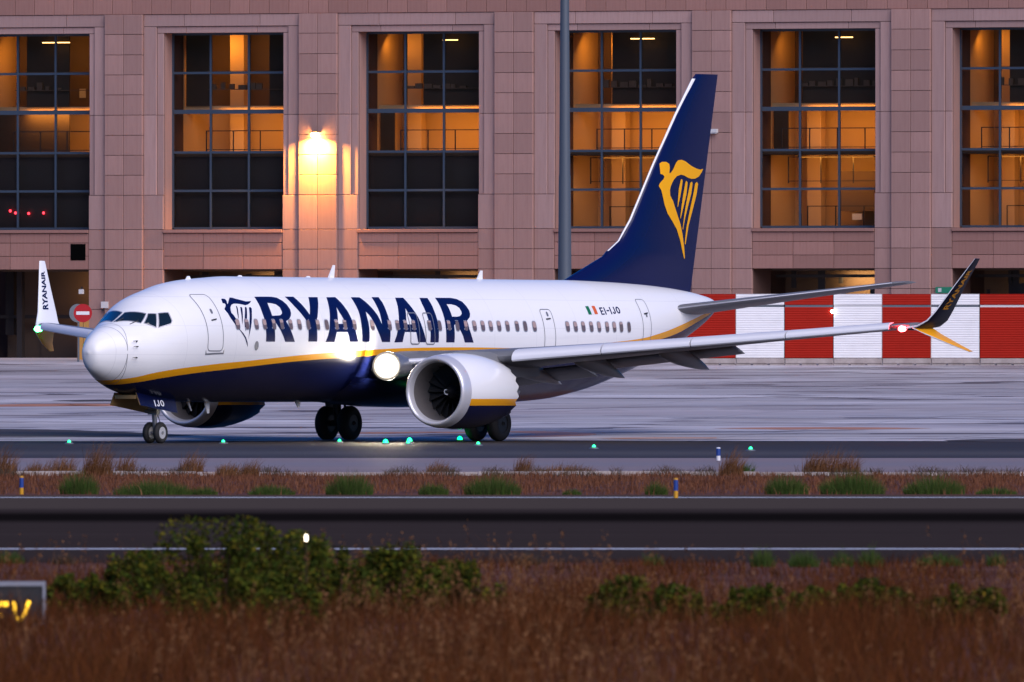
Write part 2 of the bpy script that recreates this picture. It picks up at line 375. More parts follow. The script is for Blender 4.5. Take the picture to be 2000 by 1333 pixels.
def ground_mats():
    # wet, pale apron concrete: slab joints, damp streaks, dark stains
    m = mat('apron_concrete', (.4, .4, .42), .55, spec=.03); t = NT(m); p = t.obj()
    big = t.noise(p, .055, 4, .55, .6); mid = t.noise(t.mapping(p, (.5, 1, 1), (0, 0, R(8))), .22, 5, .6)
    fine = t.noise(p, 2.2, 4)
    c = t.ramp(big, [(.34, (.30, .265, .265)), (.5, (.47, .43, .435)), (.66, (.64, .605, .62))])
    c = t.mix(t.ramp(mid, [(.42, 0.0), (.58, .5)]), c, (.58, .565, .60))
    blue = t.ramp(t.noise(t.mapping(p, (.25, 1, 1), (0, 0, R(3)), (11, 3, 0)), .11, 4, .6), [(.45, 0.0), (.56, .6)])
    c = t.mix(blue, c, (.30, .28, .29))
    c = t.mix(t.ramp(fine, [(.3, .25), (.6, 0.0)]), c, (.26, .25, .26))
    q = t.mapping(p, (1, 1, 1), (0, 0, R(11)))
    qx, qy, _ = t.sep(q)
    def joint(v, w): return t.math('LESS_THAN', t.math('ABSOLUTE', t.math('SUBTRACT', t.math('FRACT', t.math('DIVIDE', v, 7.5)), .5)), w / 7.5)
    j = t.math('MAXIMUM', joint(qx, .05), joint(qy, .09))
    stain = t.ramp(t.noise(t.mapping(p, (.10, .22, 1), (0, 0, R(5))), 1.6, 3, .5), [(.585, 0.0), (.61, .9)])
    c = t.mix(t.math('MULTIPLY', j, .6), c, (.14, .13, .14))
    c = t.mix(stain, c, (.17, .15, .155))
    crk = t.math('LESS_THAN', t.math('ABSOLUTE', t.math('SUBTRACT', t.noise(t.mapping(p, (.3, 1, 1), (0, 0, R(4))), .045, 3, .6), .5)), .007)
    c = t.mix(t.math('MULTIPLY', crk, .85), c, (.08, .065, .07))
    pk = t.ramp(t.noise(t.mapping(p, (.4, 1, 1), loc=(31, 7, 0)), .05, 3), [(.52, 0.0), (.68, .6)])
    c = t.mix(pk, c, (.42, .36, .37))
    t.link(c, t.b.inputs['Base Color'])
    t.link(t.ramp(mid, [(.3, .6), (.7, .4)]), t.b.inputs['Roughness'])
    M['apron'] = m
    # asphalt
    def asphalt(nm, base, rough, bands=(), sp=.03):
        m = mat(nm, base, rough, spec=sp); t = NT(m); p = t.obj(); x, y, z = t.sep(p)
        streak = t.noise(t.mapping(p, (.02, .8, 1)), 1.0, 5, .65)
        g = t.noise(p, 1.4, 4)
        c = t.mix(streak, tuple(k * .55 for k in base), tuple(k * 1.5 for k in base))
        c = t.mix(t.math('MULTIPLY', g, .35), c, tuple(k * .6 for k in base))
        for (a, b, soft, col, amt) in bands:
            w = t.math('MULTIPLY', t.noise(t.mapping(p, (.03, .3, 1)), 1.0, 3), soft)
            yy = t.math('ADD', y, w)
            n1 = t.new('ShaderNodeMapRange', interpolation_type='SMOOTHSTEP'); t.link(yy, n1.inputs[0]); n1.inputs[1].default_value = a - soft; n1.inputs[2].default_value = a + soft
            n2 = t.new('ShaderNodeMapRange', interpolation_type='SMOOTHSTEP'); t.link(yy, n2.inputs[0]); n2.inputs[1].default_value = b + soft; n2.inputs[2].default_value = b - soft
            c = t.mix(t.math('MULTIPLY', t.math('MULTIPLY', n1.outputs[0], n2.outputs[0]), amt), c, col)
        t.link(c, t.b.inputs['Base Color'])
        t.bump(g, .25, .01)
        return m
    M['runway'] = asphalt('runway_asphalt', (.040, .031, .030), .7, [(256, 290, 2.0, (.075, .06, .052), .8), (239, 251, 4.0, (.006, .005, .005), .95)], sp=.0)  # lighter far band: landing-light reflection put into the colour
    M['taxi'] = asphalt('taxiway_asphalt', (.048, .04, .036), .6, [(520, 545, 14, (.09, .078, .072), .7)])
    M['shoulder'] = asphalt('shoulder_concrete', (.25, .19, .18), .5, [(455, 480, 12, (.2, .18, .19), .6)])
    M['patch'] = asphalt('asphalt_patch', (.075, .065, .062), .6)
    # red soil
    m = mat('red_soil', (.19, .08, .05), .95, spec=.1); t = NT(m); p = t.obj()
    a = t.noise(p, .6, 6, .65); b = t.noise(p, 5.0, 4)
    c = t.ramp(a, [(.3, (.045, .016, .010)), (.5, (.10, .038, .024)), (.72, (.19, .09, .06))])
    c = t.mix(t.math('MULTIPLY', b, .45), c, (.09, .045, .03))
    t.link(c, t.b.inputs['Base Color']); t.bump(b, .6, .05)
    M['soil'] = m
    for k, c in (('line_white', (.72, .72, .74)), ('line_orange', (.50, .20, .06)), ('kerbstone', (.42, .36, .33))):
        m = mat(k, c, .5); t = NT(m); n = t.noise(t.obj(), 1.2, 5)
        t.link(t.mix(t.ramp(n, [(.45, 0.0), (.75, .6)]), c, tuple(q * .45 for q in c)), t.b.inputs['Base Color'])
        M[k] = m

ground_mats()
S = dict(kind='structure')
tag(sheet('ground', -40, 194.6, M['soil']), **S)
tag(sheet('runway', 194.6, 276, M['runway']), **S)
tag(sheet('soil_verge', 276, 400, M['soil']), **S)
tag(sheet('taxiway_shoulder', 400, 500, M['shoulder']), **S)
tag(sheet('taxiway', 500, 599, M['taxi']), **S)
tag(sheet('apron', 599, 4000, M['apron'], half=2500), **S)

def strip(name, pts, width, m, lift=.004, along=True):
    """painted line of real width laid on the ground"""
    V, Fc = [], []
    for i, p in enumerate(pts):
        a, b = pts[max(i - 1, 0)], pts[min(i + 1, len(pts) - 1)]
        d = Vector((b[0] - a[0], b[1] - a[1], 0)).normalized(); nrm = Vector((-d.y, d.x, 0)) * width / 2
        for s in (-1, 1):
            q = Vector((p[0], p[1], 0)) + nrm * s
            V.append((q.x, q.y, gz(q.y) + lift))
    Fc = [(2 * i, 2 * i + 2, 2 * i + 3, 2 * i + 1) for i in range(len(pts) - 1)]
    return mesh(name, V, Fc, m, recalc=False)
def ctrl(rows, n=40):
    P = [at(*r) for r in rows]; out = []
    for i in range(len(P) - 1):
        p0, p1, p2, p3 = P[max(i - 1, 0)], P[i], P[i + 1], P[min(i + 2, len(P) - 1)]
        for k in range(n // (len(P) - 1)):
            t = k / (n // (len(P) - 1))
            out.append(.5 * ((2 * p1) + (-p0 + p2) * t + (2 * p0 - 5 * p1 + 4 * p2 - p3) * t * t + (-p0 + 3 * p1 - 3 * p2 + p3) * t ** 3))
    return out + [P[-1]]
for row, w in ((972.5, .9), (1073, .9)):
    y = at(1000, row).y
    tag(strip('runway_edge_line', [(-300, y), (300, y)], w, M['line_white']), **S)
for rows, w in (([(-60, 793), (60, 792.5), (160, 791), (280, 793)], 4.5), ([(990, 843), (1060, 845), (1105, 848), (1085, 851), (1000, 853.5)], 2.0),
                ([(1465, 838.5), (1560, 837), (1660, 837), (1745, 838.5)], 3.6), ([(690, 847), (760, 846), (850, 845), (930, 846)], 2.4),
                ([(1190, 857), (1290, 856), (1400, 856)], 1.6)):
    tag(strip('taxi_line', ctrl(rows), w, M['line_orange']), **S)
for poly in ([(-80, 838), (90, 839.5), (260, 845), (380, 851), (330, 853.5), (200, 854), (-80, 853)],
             [(1842, 861), (1900, 859), (1960, 857.5), (2080, 857), (2080, 864.6), (1930, 863.6)],
             [(100, 783), (200, 781), (235, 781.5), (240, 784), (150, 785)]):
    P = [at(*q) for q in poly]
    tag(mesh('asphalt_patch', [(p.x, p.y, gz(p.y) + .008) for p in P], [tuple(range(len(P)))], M['patch'], recalc=False), **S)
y = 400
tag(mesh('shoulder_kerb', *join([box(-60 + i * 1.52, -60 + i * 1.52 + 1.5, y - .12, y + .12, gz(y) - .1, gz(y) + .09 + .015 * math.sin(i * 7.1)) for i in range(80)]), M['kerbstone']), **S)

# ------------------------------------------------------------------ terminal building
FA = R(23)                                                     # facade turned 23 degrees, right end nearer
FO = Vector((0, 800, 0)); FT = Vector((math.cos(FA), -math.sin(FA), 0))
BZ = 2.562
def fu(px):
    k = (px - 1000) / FPX; return k * 800 / (math.cos(FA) + k * math.sin(FA))
def fw(row, px=1000):
    return CAM_H + (HORIZON - row) * (800 - fu(px) * math.sin(FA)) / FPX - BZ
BAY = 9.215
def stone(nm, base):
    m = mat(nm, base, .85, spec=.1); t = NT(m)
    info = t.new('ShaderNodeObjectInfo'); p = t.obj()
    n = t.noise(t.mapping(p, (6, 6, .35)), 1.3, 5, .7); f = t.noise(p, 9, 5, .7)
    big = t.noise(t.mapping(p, (1, 1, 1)), .35, 3)
    r = info.outputs['Random']
    c = t.mix(r, tuple(k * .86 for k in base), tuple(min(1, k * 1.10) for k in base))
    c = t.mix(t.ramp(n, [(.45, 0.0), (.78, .5)]), c, (base[0] * .62, base[1] * .52, base[2] * .5))
    c = t.mix(t.ramp(big, [(.4, 0.0), (.7, .3)]), c, (base[0] * .86, base[1] * .92, base[2] * .95))
    c = t.mix(t.math('MULTIPLY', f, .22), c, tuple(k * .7 for k in base))
    t.link(c, t.b.inputs['Base Color']); t.bump(f, .15, .01)
    return m
M['stone'] = stone('pink_stone', (.385, .235, .205))
M['stone_pale'] = stone('pale_pink_stone', (.42, .275, .25))
M['stone_red'] = stone('reddish_stone', (.36, .195, .162))
M['joint'] = mat('joint_mortar', (.11, .065, .055), .95, spec=.1)
M['mullion'] = mat('blue_grey_aluminium', (.055, .08, .115), .4, metal=.3)
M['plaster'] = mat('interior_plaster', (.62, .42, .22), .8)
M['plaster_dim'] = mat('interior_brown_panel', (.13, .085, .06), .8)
M['shade_black'] = mat('painted_shade_black', (.003, .003, .003), .9, spec=0)
M['reflected_red'] = mat('red_reflection_glow', (.8, .05, .05), .4, emit=(1, .03, .05), estr=1.6)
M['interior_dark'] = mat('interior_dark_board', (.03, .024, .024), .7)
M['rail'] = mat('railing_steel', (.05, .045, .045), .5, metal=.4)
M['tubelight'] = mat('tube_lamp', (1, 1, 1), .4, emit=(1, .55, .16), estr=1.6)
M['whitebox'] = mat('white_plastic_box', (.6, .6, .6), .5)
def glass_mat():
    m = bpy.data.materials.new('window_glass'); m.use_nodes = True; t = m.node_tree; t.nodes.clear()
    o = t.nodes.new('ShaderNodeOutputMaterial'); mx = t.nodes.new('ShaderNodeMixShader')
    tr = t.nodes.new('ShaderNodeBsdfTransparent'); tr.inputs[0].default_value = (.86, .84, .82, 1)
    gl = t.nodes.new('ShaderNodeBsdfGlossy'); gl.inputs['Roughness'].default_value = .03
    lw = t.nodes.new('ShaderNodeFresnel'); lw.inputs[0].default_value = 1.3
    # old float glass: slow waviness
    tc = t.nodes.new('ShaderNodeTexCoord'); no = t.nodes.new('ShaderNodeTexNoise'); no.inputs['Scale'].default_value = .9
    bp = t.nodes.new('ShaderNodeBump'); bp.inputs['Strength'].default_value = .25; bp.inputs['Distance'].default_value = .05
    t.links.new(tc.outputs['Object'], no.inputs['Vector']); t.links.new(no.outputs['Fac'], bp.inputs['Height'])
    t.links.new(bp.outputs[0], gl.inputs['Normal'])
    t.links.new(lw.outputs[0], mx.inputs[0]); t.links.new(tr.outputs[0], mx.inputs[1]); t.links.new(gl.outputs[0], mx.inputs[2])
    t.links.new(mx.outputs[0], o.inputs[0]); return m
M['glass'] = glass_mat()

bld = empty('terminal_building', (FO.x, FO.y, BZ), (0, 0, -FA))
tag(bld, 'pink stone terminal building with tall gridded windows lit orange inside', 'building')
ROWS = [fw(r, 250) for r in (29, 68, 108, 147, 186, 225.6, 265, 304, 343, 382, 449, 488, 527, 566, 605, 644, 683, 702)]
ROWS[-1] = 0.0
SILL, HEAD, LINT = fw(449, 250), fw(66, 250), fw(527, 250)
TOPW = fw(29.3, 250)
uR2 = fu(551)
_b = fu(585) - uR2                                             # frame width right of the glass
G = .009                                                       # half joint
def P(nm, x0, x1, z0, z1, v0=0.0, v1=.12, m='stone', c=.012):
    mats = M[m]
    o = mesh(nm, *cbox(-(x1 - x0) / 2 + G, (x1 - x0) / 2 - G, 0, v1 - v0, -(z1 - z0) / 2 + G, (z1 - z0) / 2 - G, c), mats, bld, recalc=False)
    o.location = ((x0 + x1) / 2, v0 + random.uniform(-.004, .004), (z0 + z1) / 2)
    return o
back = []                                                      # structural backing behind the cladding joints
glass_rows = [fw(r, 440) for r in (66, 142, 218, 297.5, 372.7, 446)]
LIT = {0: (.2, .0, .9, 0), 1: (.25, .0, .9, 0), 2: (.16, 0, 1.2, 0), 3: (.14, 0, 1.2, .9), 4: (.10, 0, 1.1, 1.0), 5: (.16, 0, 1.1, 1.0)}
DARKB = {0: [(.28, .64, 1), (.0, .64, 0)], 1: [(0, .2, 1), (.7, 1, 1)], 2: [(.36, .99, 1), (0, .12, 0)], 3: [(.30, 1, 1)], 4: [(.24, 1, 1), (0, .12, 0)], 5: [(.3, 1, 1)]}
M['board_brown'] = mat('dark_brown_board', (.05, .03, .02), .7)
for k in range(-1, 6):
    ug1 = uR2 + (k - 1) * BAY                                  # right edge of the opening
    ug0 = ug1 - (fu(551) - fu(318))
    f0 = ug0 - (fu(318) - fu(280)); f1 = ug1 + _b              # outer faces of the stone surround
    s0 = ug0 - (fu(318) - fu(305)); s1 = ug1 + (fu(562) - fu(551))
    p0 = f0 - (fu(280) - fu(206))                              # pier to the left
    if k >= 0 or True:
        pm = (p0 + f0) / 2
        for a, b in zip(ROWS[1:], ROWS):
            P('stone_panel', p0, pm, a, b, -.12, .12); P('stone_panel', pm, f0, a, b, -.12, .12)
        back.append(box(p0, f0, .10, 2.2, 0, 24))
    if k < 0: continue
    dz = fw(225.6, 250)
    zin = fw(382, 250); ztop = fw(53, 250)
    # surround stones: outer band then the inner, set-back step
    ft = [f0, f0 + (f1 - f0) * .26, f0 + (f1 - f0) * .745, f1]
    for a, b in zip(ft, ft[1:]): P('frame_stone', a, b, ztop, TOPW, .03, .2, 'stone_pale')
    for (a, b, c, d) in ((f0, s0, f0, ug0), (s1, f1, ug1, f1)):
        P('frame_stone', a, b, dz, ztop, .03, .2, 'stone_pale'); P('frame_stone', a, b, zin, dz, .03, .2, 'stone_pale')
        P('frame_stone', c, d, SILL, zin, .03, .2, 'stone_pale')
    st = [s0, s0 + (s1 - s0) * .22, s0 + (s1 - s0) * .76, s1]
    for a, b in zip(st, st[1:]): P('frame_stone', a, b, HEAD, ztop, .11, .24, 'stone_pale')
    for a, b in ((s0, ug0), (ug1, s1)):
        P('frame_stone', a, b, dz, HEAD, .11, .24, 'stone_pale'); P('frame_stone', a, b, zin, dz, .11, .24, 'stone_pale')
    for a, b in ((f0, ug0), (ug1, f1)):                        # jamb linings of the deep reveal
        back.append(box(a + .02, b, .2, 2.2, LINT - .02, 24))
        back.append(box(a + .02, b, .2, 2.2, 0, LINT - .02))
    for a, b, sgn in ((ug0 - .012, ug0 + .006, 1), (ug1 - .006, ug1 + .012, -1)):
        P('jamb_stone', a - G, b + G, SILL, HEAD, .235, 1.0, 'stone', .001)
    back.append(box(ug0 - .01, ug1 + .01, .26, 2.2, HEAD + .01, 24))
    back.append(box(f0 + .02, f1 - .02, .12, 2.2, HEAD + .35, 24.0))
    # spandrel under the window
    zs = [fw(r, 250) for r in (449, 456, 475, 501, 527)]
    P('window_sill', ug0, ug1, zs[1], zs[0], -.03, 1.0, 'stone_red')
    ss = [ug0 + (ug1 - ug0) * i / 3 for i in range(4)]
    for z1, z0 in zip(zs[1:], zs[2:]):
        for a, b in zip(ss, ss[1:]): P('spandrel_panel', a, b, z0, z1, .06, .2, 'stone_red')
    for a, b in ((f0, ug0), (ug1, f1)):
        for z1, z0 in zip(ROWS[10:], ROWS[11:]): P('stone_panel', a, b, z0, z1, .03, .2)
    back.append(box(ug0 + .003, ug1 - .003, .16, 2.2, LINT, SILL - .02))
    # window: frame bars and panes, set back one metre
    wf = empty('window', (0, 0, 0), parent=bld)
    cw = [ug0, ug0 + (ug1 - ug0) * .325, ug0 + (ug1 - ug0) * .645, ug1]
    bars = [box(x - .045, x + .045, .97, 1.07, glass_rows[-1], glass_rows[0]) for x in cw[1:-1]]
    bars += [box(ug0, ug0 + .09, .965, 1.075, glass_rows[-1], glass_rows[0]), box(ug1 - .09, ug1, .965, 1.075, glass_rows[-1], glass_rows[0])]
    for i, z in enumerate(glass_rows):
        h = .09 if i == 2 else .05
        bars.append(box(ug0 + .09, ug1 - .09, .975 if i != 2 else .94, 1.065, z - h, z + h))
    mesh('window_frame', *join(bars), M['mullion'], wf)
    for a, b in zip(cw, cw[1:]):
        for z1, z0 in zip(glass_rows, glass_rows[1:]):
            o = mesh('pane', [((a - b) / 2 + .04, 0, (z0 - z1) / 2 + .045), ((b - a) / 2 - .04, 0, (z0 - z1) / 2 + .045), ((b - a) / 2 - .04, 0, (z1 - z0) / 2 - .045), ((a - b) / 2 + .04, 0, (z1 - z0) / 2 - .045)],
                     [(0, 1, 2, 3)], M['glass'], wf, recalc=False)
            o.location = ((a + b) / 2, 1.015, (z0 + z1) / 2); o.rotation_euler = (random.uniform(-.004, .004), 0, random.uniform(-.006, .006))
    # rooms behind: slabs, back wall, side partition, gallery railing
    dn = k <= 2
    D = 5.2
    zg, zt2 = glass_rows[3] + .03, glass_rows[2] + .02
    sl = [box(ug0 - .3, ug1 + .3, 1.3, D, zg - .22, zg), box(ug0 - .3, ug1 + .3, 1.3, D, HEAD + .05, HEAD + .3), box(ug0 - .3, ug1 + .3, 1.12, D, SILL - .4, SILL - .02)]
    mesh('floor_slab', *join(sl), M['plaster_dim'], bld)
    mesh('beam', *box(ug0 - .3, ug1 + .3, 2.6, 3.3, zt2, zt2 + .25), M['plaster'], bld)
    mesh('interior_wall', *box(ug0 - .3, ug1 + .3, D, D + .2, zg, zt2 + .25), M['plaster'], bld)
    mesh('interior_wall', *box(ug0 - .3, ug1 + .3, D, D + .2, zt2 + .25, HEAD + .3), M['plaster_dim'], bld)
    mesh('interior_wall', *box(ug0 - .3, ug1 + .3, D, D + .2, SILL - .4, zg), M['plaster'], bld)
    for a, b in ((ug0 - .3, ug0 - .1), (ug1 + .1, ug1 + .3)):
        mesh('partition', *box(a, b, 1.1, D, SILL - .4, HEAD + .3), M['plaster'], bld)
    cx = ug0 + (1.5 if k in (0, 1) else 1.15) + .25 * math.sin(k * 2.3)
    mesh('column', *box(cx - .3, cx + .35, 4.1, 4.6, SILL - .4, HEAD + .05), M['plaster'], bld)
    rl = []
    def rail(z, v, x0, x1, gap, hh):
        rl.append(box(x0, x1, v - .02, v + .02, z + hh - .04, z + hh)); rl.append(box(x0, x1, v - .015, v + .015, z + .08, z + .11))
        x = x0
        while x < x1: rl.append(box(x - .022, x + .022, v - .019, v + .019, z, z + hh)); x += gap
    rail(zg, 1.75, ug0 + (1.3 if k < 4 else .7), ug1, 1.28, .93)
    if not dn: rail(glass_rows[4] + .25, 2.0, ug0 + .9, ug1, 1.5, 1.15); rail(SILL - .02, 3.2, ug0 + 1.3, ug1, 1.3, 1.0)
    mesh('railing', *join(rl), M['rail'], bld)
    if dn:   # blackout boards across the lower panes
        mesh('blind_board', *box(ug0, ug1, 1.35, 1.42, SILL - .02, zg - .22), M['interior_dark'], bld)
    else:
        mesh('cabinet', *box(ug0 + 2.7, ug1 - .2, 3.4, 4.4, fw(415, 440), fw(338, 440)), M['plaster_dim'], bld)
        mesh('notice', *box(ug0 + 3.3, ug0 + 3.75, 3.36, 3.39, fw(432, 440), fw(420, 440)), M['whitebox'], bld)
    if k in (0, 2, 3, 4):
        mesh('ceiling_lamp', *box(ug0 + 2.6 + .3 * k % .7, ug0 + 3.9, 1.9, 1.96, HEAD - .36, HEAD - .32), M['tubelight'], bld)
    mesh('notice', *box(ug0 + 2.9, ug0 + 3.2, D - .03, D - .005, glass_rows[1] - 1.0, glass_rows[1] - .6), M['whitebox'], bld)
    for f0_, f1_, up_ in DARKB[k]:                                  # dark partitions of the upper rooms
        z0_, z1_ = (zt2 + .25, HEAD + .04) if up_ else (zg, zt2)
        mesh('partition_board', *box(ug0 + (ug1 - ug0) * f0_, ug0 + (ug1 - ug0) * f1_, 2.5, 2.58, z0_, z1_), M['board_brown'], bld)
    rr = random.Random(50 + k)
    shelf = []
    for i in range(5 + k):
        x = ug0 + 1.3 + i * .42; shelf.append(box(x, x + rr.uniform(.15, .38), 2.32, 2.45, zt2 + .98, zt2 + .98 + rr.uniform(.08, .34)))
    shelf += [box(ug0 + 1.1, ug1, 2.3, 2.48, zt2 + .95, zt2 + .98), box(ug0 + 1.1, ug1, 2.3, 2.48, zt2 + 1.75, zt2 + 1.77)]
    mesh('shelf_goods', *join(shelf), M['plaster_dim'], bld)
    # the lamps of those rooms
    def lamp(nm, x, v, z, w, d, e, col=(1, .40, .055)):
        ld = bpy.data.lights.new(nm, 'AREA'); ld.shape = 'RECTANGLE'; ld.size = w; ld.size_y = d; ld.energy = e; ld.color = col
        lo = bpy.data.objects.new(nm, ld); lo.location = (x, v, z); lo.rotation_euler = (R(40), 0, 0); lo.parent = bld; COL.objects.link(lo)
    um = (ug0 + ug1) / 2
    lamp('room_light', um + .6, 2.2, zt2 - .1, 3.6, .5, 28 * LIT[k][2])
    lamp('room_light', um, 3.2, HEAD - .1, 3.0, 1.2, 60 * LIT[k][0])
    lamp('room_light', cx - .5, 3.2, HEAD - .3, .4, .4, 7 if k in (0, 1, 3) else 3)
    if LIT[k][3]: lamp('room_light', um + .3, 2.0, zg - .3, 3.4, .8, 42 * LIT[k][3])
    # ground-floor opening
    zl = LINT - .02
    mesh('service_bay_wall', *join([box(ug0 - .3, ug1 + .3, 4.6, 4.8, 0, zl)]), M['plaster_dim'], bld)
    mesh('service_bay_ceiling', *box(ug0 - .3, ug1 + .3, 2.2, 4.8, zl - .05, zl + .1), M['plaster_dim'], bld)
    if k >= 1:
        bits = []
        rr = random.Random(k)
        for i in range(16):
            x = ug0 + rr.uniform(.2, 4.9); w = rr.uniform(.05, .5); z = rr.uniform(.8, zl - .6); bits.append(box(x, x + w, 3.2 + i * .06, 3.24 + i * .06 + .01, z, z + rr.uniform(.1, 1.6)))
        bits += [box(ug0, ug1, 2.9, 3.0, zl - 1.35, zl - 1.2), box(ug0, ug1, 2.75, 2.85, zl - .35, zl - .22)]
        mesh('pipework', *join(bits), M['rail'], bld)
        lamp('bay_light', um + .8, 3.9, zl - .3, 2.0, .6, 20 if k >= 4 else 10, (1, .62, .25))
    else:
        mesh('column', *box(ug0 + 1.05, ug0 + 1.3, 2.6, 2.9, 0, zl), M['interior_dark'], bld)
        mesh('duct', *join([box(ug0 - .2, ug1, 3.4, 3.8, zl - 2.1, zl - 1.95), box(ug0 + .1, ug0 + .5, 3.5, 3.9, 1.0, zl)]), M['interior_dark'], bld)
        mesh('service_panel', *box(ug0 + 1.35, ug1, 4.5, 4.58, 0, zl - 2.0), M['plaster_dim'], bld)
        lamp('bay_light', ug1 - 1.0, 3.0, zl - .3, 1.2, .6, 10, (1, .55, .2))
        mesh('vent_shade_plate', *box(fu(137), fu(166), .045, .058, fw(509, 150), fw(477, 150)), M['shade_black'], bld)  # flat black plate; the shade inside the opening is its colour
        for q, (px_, rw_) in enumerate(((14, 412), (24, 416), (50, 417), (79, 416))): mesh('red_reflection_dome', *lathe([(0, .002), (.02, .05), (.05, .06)], (fu(px_) - .42, 1.2, fw(rw_, px_)), (0, 1, 0), 10), M['reflected_red'], bld, smooth=True)  # added glowing domes imitating tail-light reflections in the glass
# band of cladding above the windows
x = uR2 - 3.4 * BAY
pw = BAY / 9.9
while x < uR2 + 5.2 * BAY:
    P('band_panel', x, x + pw, TOPW, TOPW + 1.0, -.01, .12, 'stone_red'); x += pw
back.append(box(uR2 - 3.4 * BAY, uR2 + 5.2 * BAY, .14, 2.2, TOPW + .95, 24))
back.append(box(uR2 - 3.4 * BAY, uR2 + 5.2 * BAY, 2.22, 2.5, HEAD + .35, 24))
back.append(box(uR2 - 3.4 * BAY, uR2 + 5.2 * BAY, 5.5, 30, 0, 24))
for i, b in enumerate(back): mesh('wall_core', *b, M['joint'], bld)
mesh('roof', *box(uR2 - 3.4 * BAY, uR2 + 5.2 * BAY, .0, 30, 24, 24.5), M['stone_red'], bld)

# wall lamps and small fittings fixed to the facade
def wall_lamp(px, row, lit, label):
    e = empty('wall_lamp', bld.matrix_basis @ Vector((fu(px), 0, fw(row, px))), (0, 0, -FA))
    mesh('housing', *(box(-.28, .28, -.34, -.125, -.06, .10) if not lit else join([box(-.2, .2, -.5, -.125, .10, .14), box(-.06, .06, -.125, .02, 0, .14)])), M['whitebox' if not lit else 'rail'], e)
    mesh('lens', *(box(-.24, .24, -.31, -.14, -.10, -.062) if not lit else lathe([(-.17, .002), (-.17, .06), (-.1, .1), (.1, .1), (.17, .06), (.17, .002)], (0, -.32, .0), (1, 0, 0), 14)), M['lamp_orange'] if lit else M['whitebox'], e)
    if lit:
        ld = bpy.data.lights.new('wall_lamp_light', 'AREA'); ld.shape = 'RECTANGLE'; ld.size = .45; ld.size_y = .22
        ld.energy = 330; ld.color = (1, .42, .06); ld.spread = R(150)
        lo = bpy.data.objects.new('wall_lamp_light', ld); lo.location = (0, -.55, -.14); lo.rotation_euler = (R(14), 0, 0); lo.parent = e; COL.objects.link(lo)
    tag(e, label, 'lamp'); return e
M['lamp_orange'] = mat('orange_lamp_lens', (1, .6, .2), .4, emit=(1, .45, .10), estr=60)
bpy.context.view_layer.update()
wall_lamp(621, 264, True, 'lit orange flood lamp on the stone pier between the second and third windows')
wall_lamp(1393, 257, False, 'small unlit white lamp on the pier just behind the tail fin')
def fitting(name, px, row, label, cat, parts):
    e = empty(name, bld.matrix_basis @ Vector((fu(px), 0, fw(row, px))), (0, 0, -FA))
    for nm, b, m in parts: mesh(nm, *b, M[m], e)
    tag(e, label, cat)
fitting('junction_box', 207, 595, 'small white junction box with cable on the pier above the cockpit', 'electrical box',
        [('box', box(-.17, .17, -.16, 0, -.16, .12), 'whitebox'), ('cable', box(-.03, .03, -.06, 0, .12, 2.4), 'rail'), ('base', box(-.12, .12, -.1, 0, -.3, -.16), 'rail')])
fitting('junction_box', 160, 570, 'tiny white box on the brown wall above the no entry sign', 'electrical box',
        [('box', box(-.1, .1, -.12, 0, -.1, .1), 'whitebox'), ('bracket', box(-.03, .03, -.04, .02, .1, .2), 'rail')])
M['green_sign'] = mat('green_sign', (.02, .22, .12), .5)
fitting('exit_sign', 1846, 567, 'small green sign low on the pier behind the near winglet', 'sign',
        [('panel', box(-.42, .42, -.06, 0, -.13, .13), 'green_sign'), ('pictogram', box(-.3, -.15, -.064, -.06, -.08, .08), 'whitebox')])
XG = 19.6
STRIPE_UP = [(.6, 1.95), (1.47, 2.08), (1.97, 2.15), (2.92, 2.36), (5.12, 2.58), (7.45, 2.725), (10.19, 2.897), (13.0, 3.03), (15.83, 3.13), (17.74, 3.162), (19.57, 3.174), (24.21, 3.165), (26.09, 3.215), (29.08, 3.37), (31.06, 3.5), (32.49, 3.671), (33.77, 3.87), (35.14, 4.112), (36.57, 4.37), (38.0, 4.62)]
STRIPE_LO = [(.6, 1.80), (1.83, 1.94), (2.34, 2.02), (3.09, 2.15), (4.46, 2.307), (6.1, 2.43), (7.58, 2.54), (10.29, 2.715), (13.07, 2.835), (15.89, 2.95), (20.0, 2.985), (22.71, 2.985), (24.24, 3.01), (28, 3.13), (31.39, 3.328), (32.62, 3.472), (33.93, 3.655), (35.25, 3.934), (36.65, 4.244), (38.0, 4.5)]
M['livery'] = livery(); M['nacelle'] = nacelle_livery()
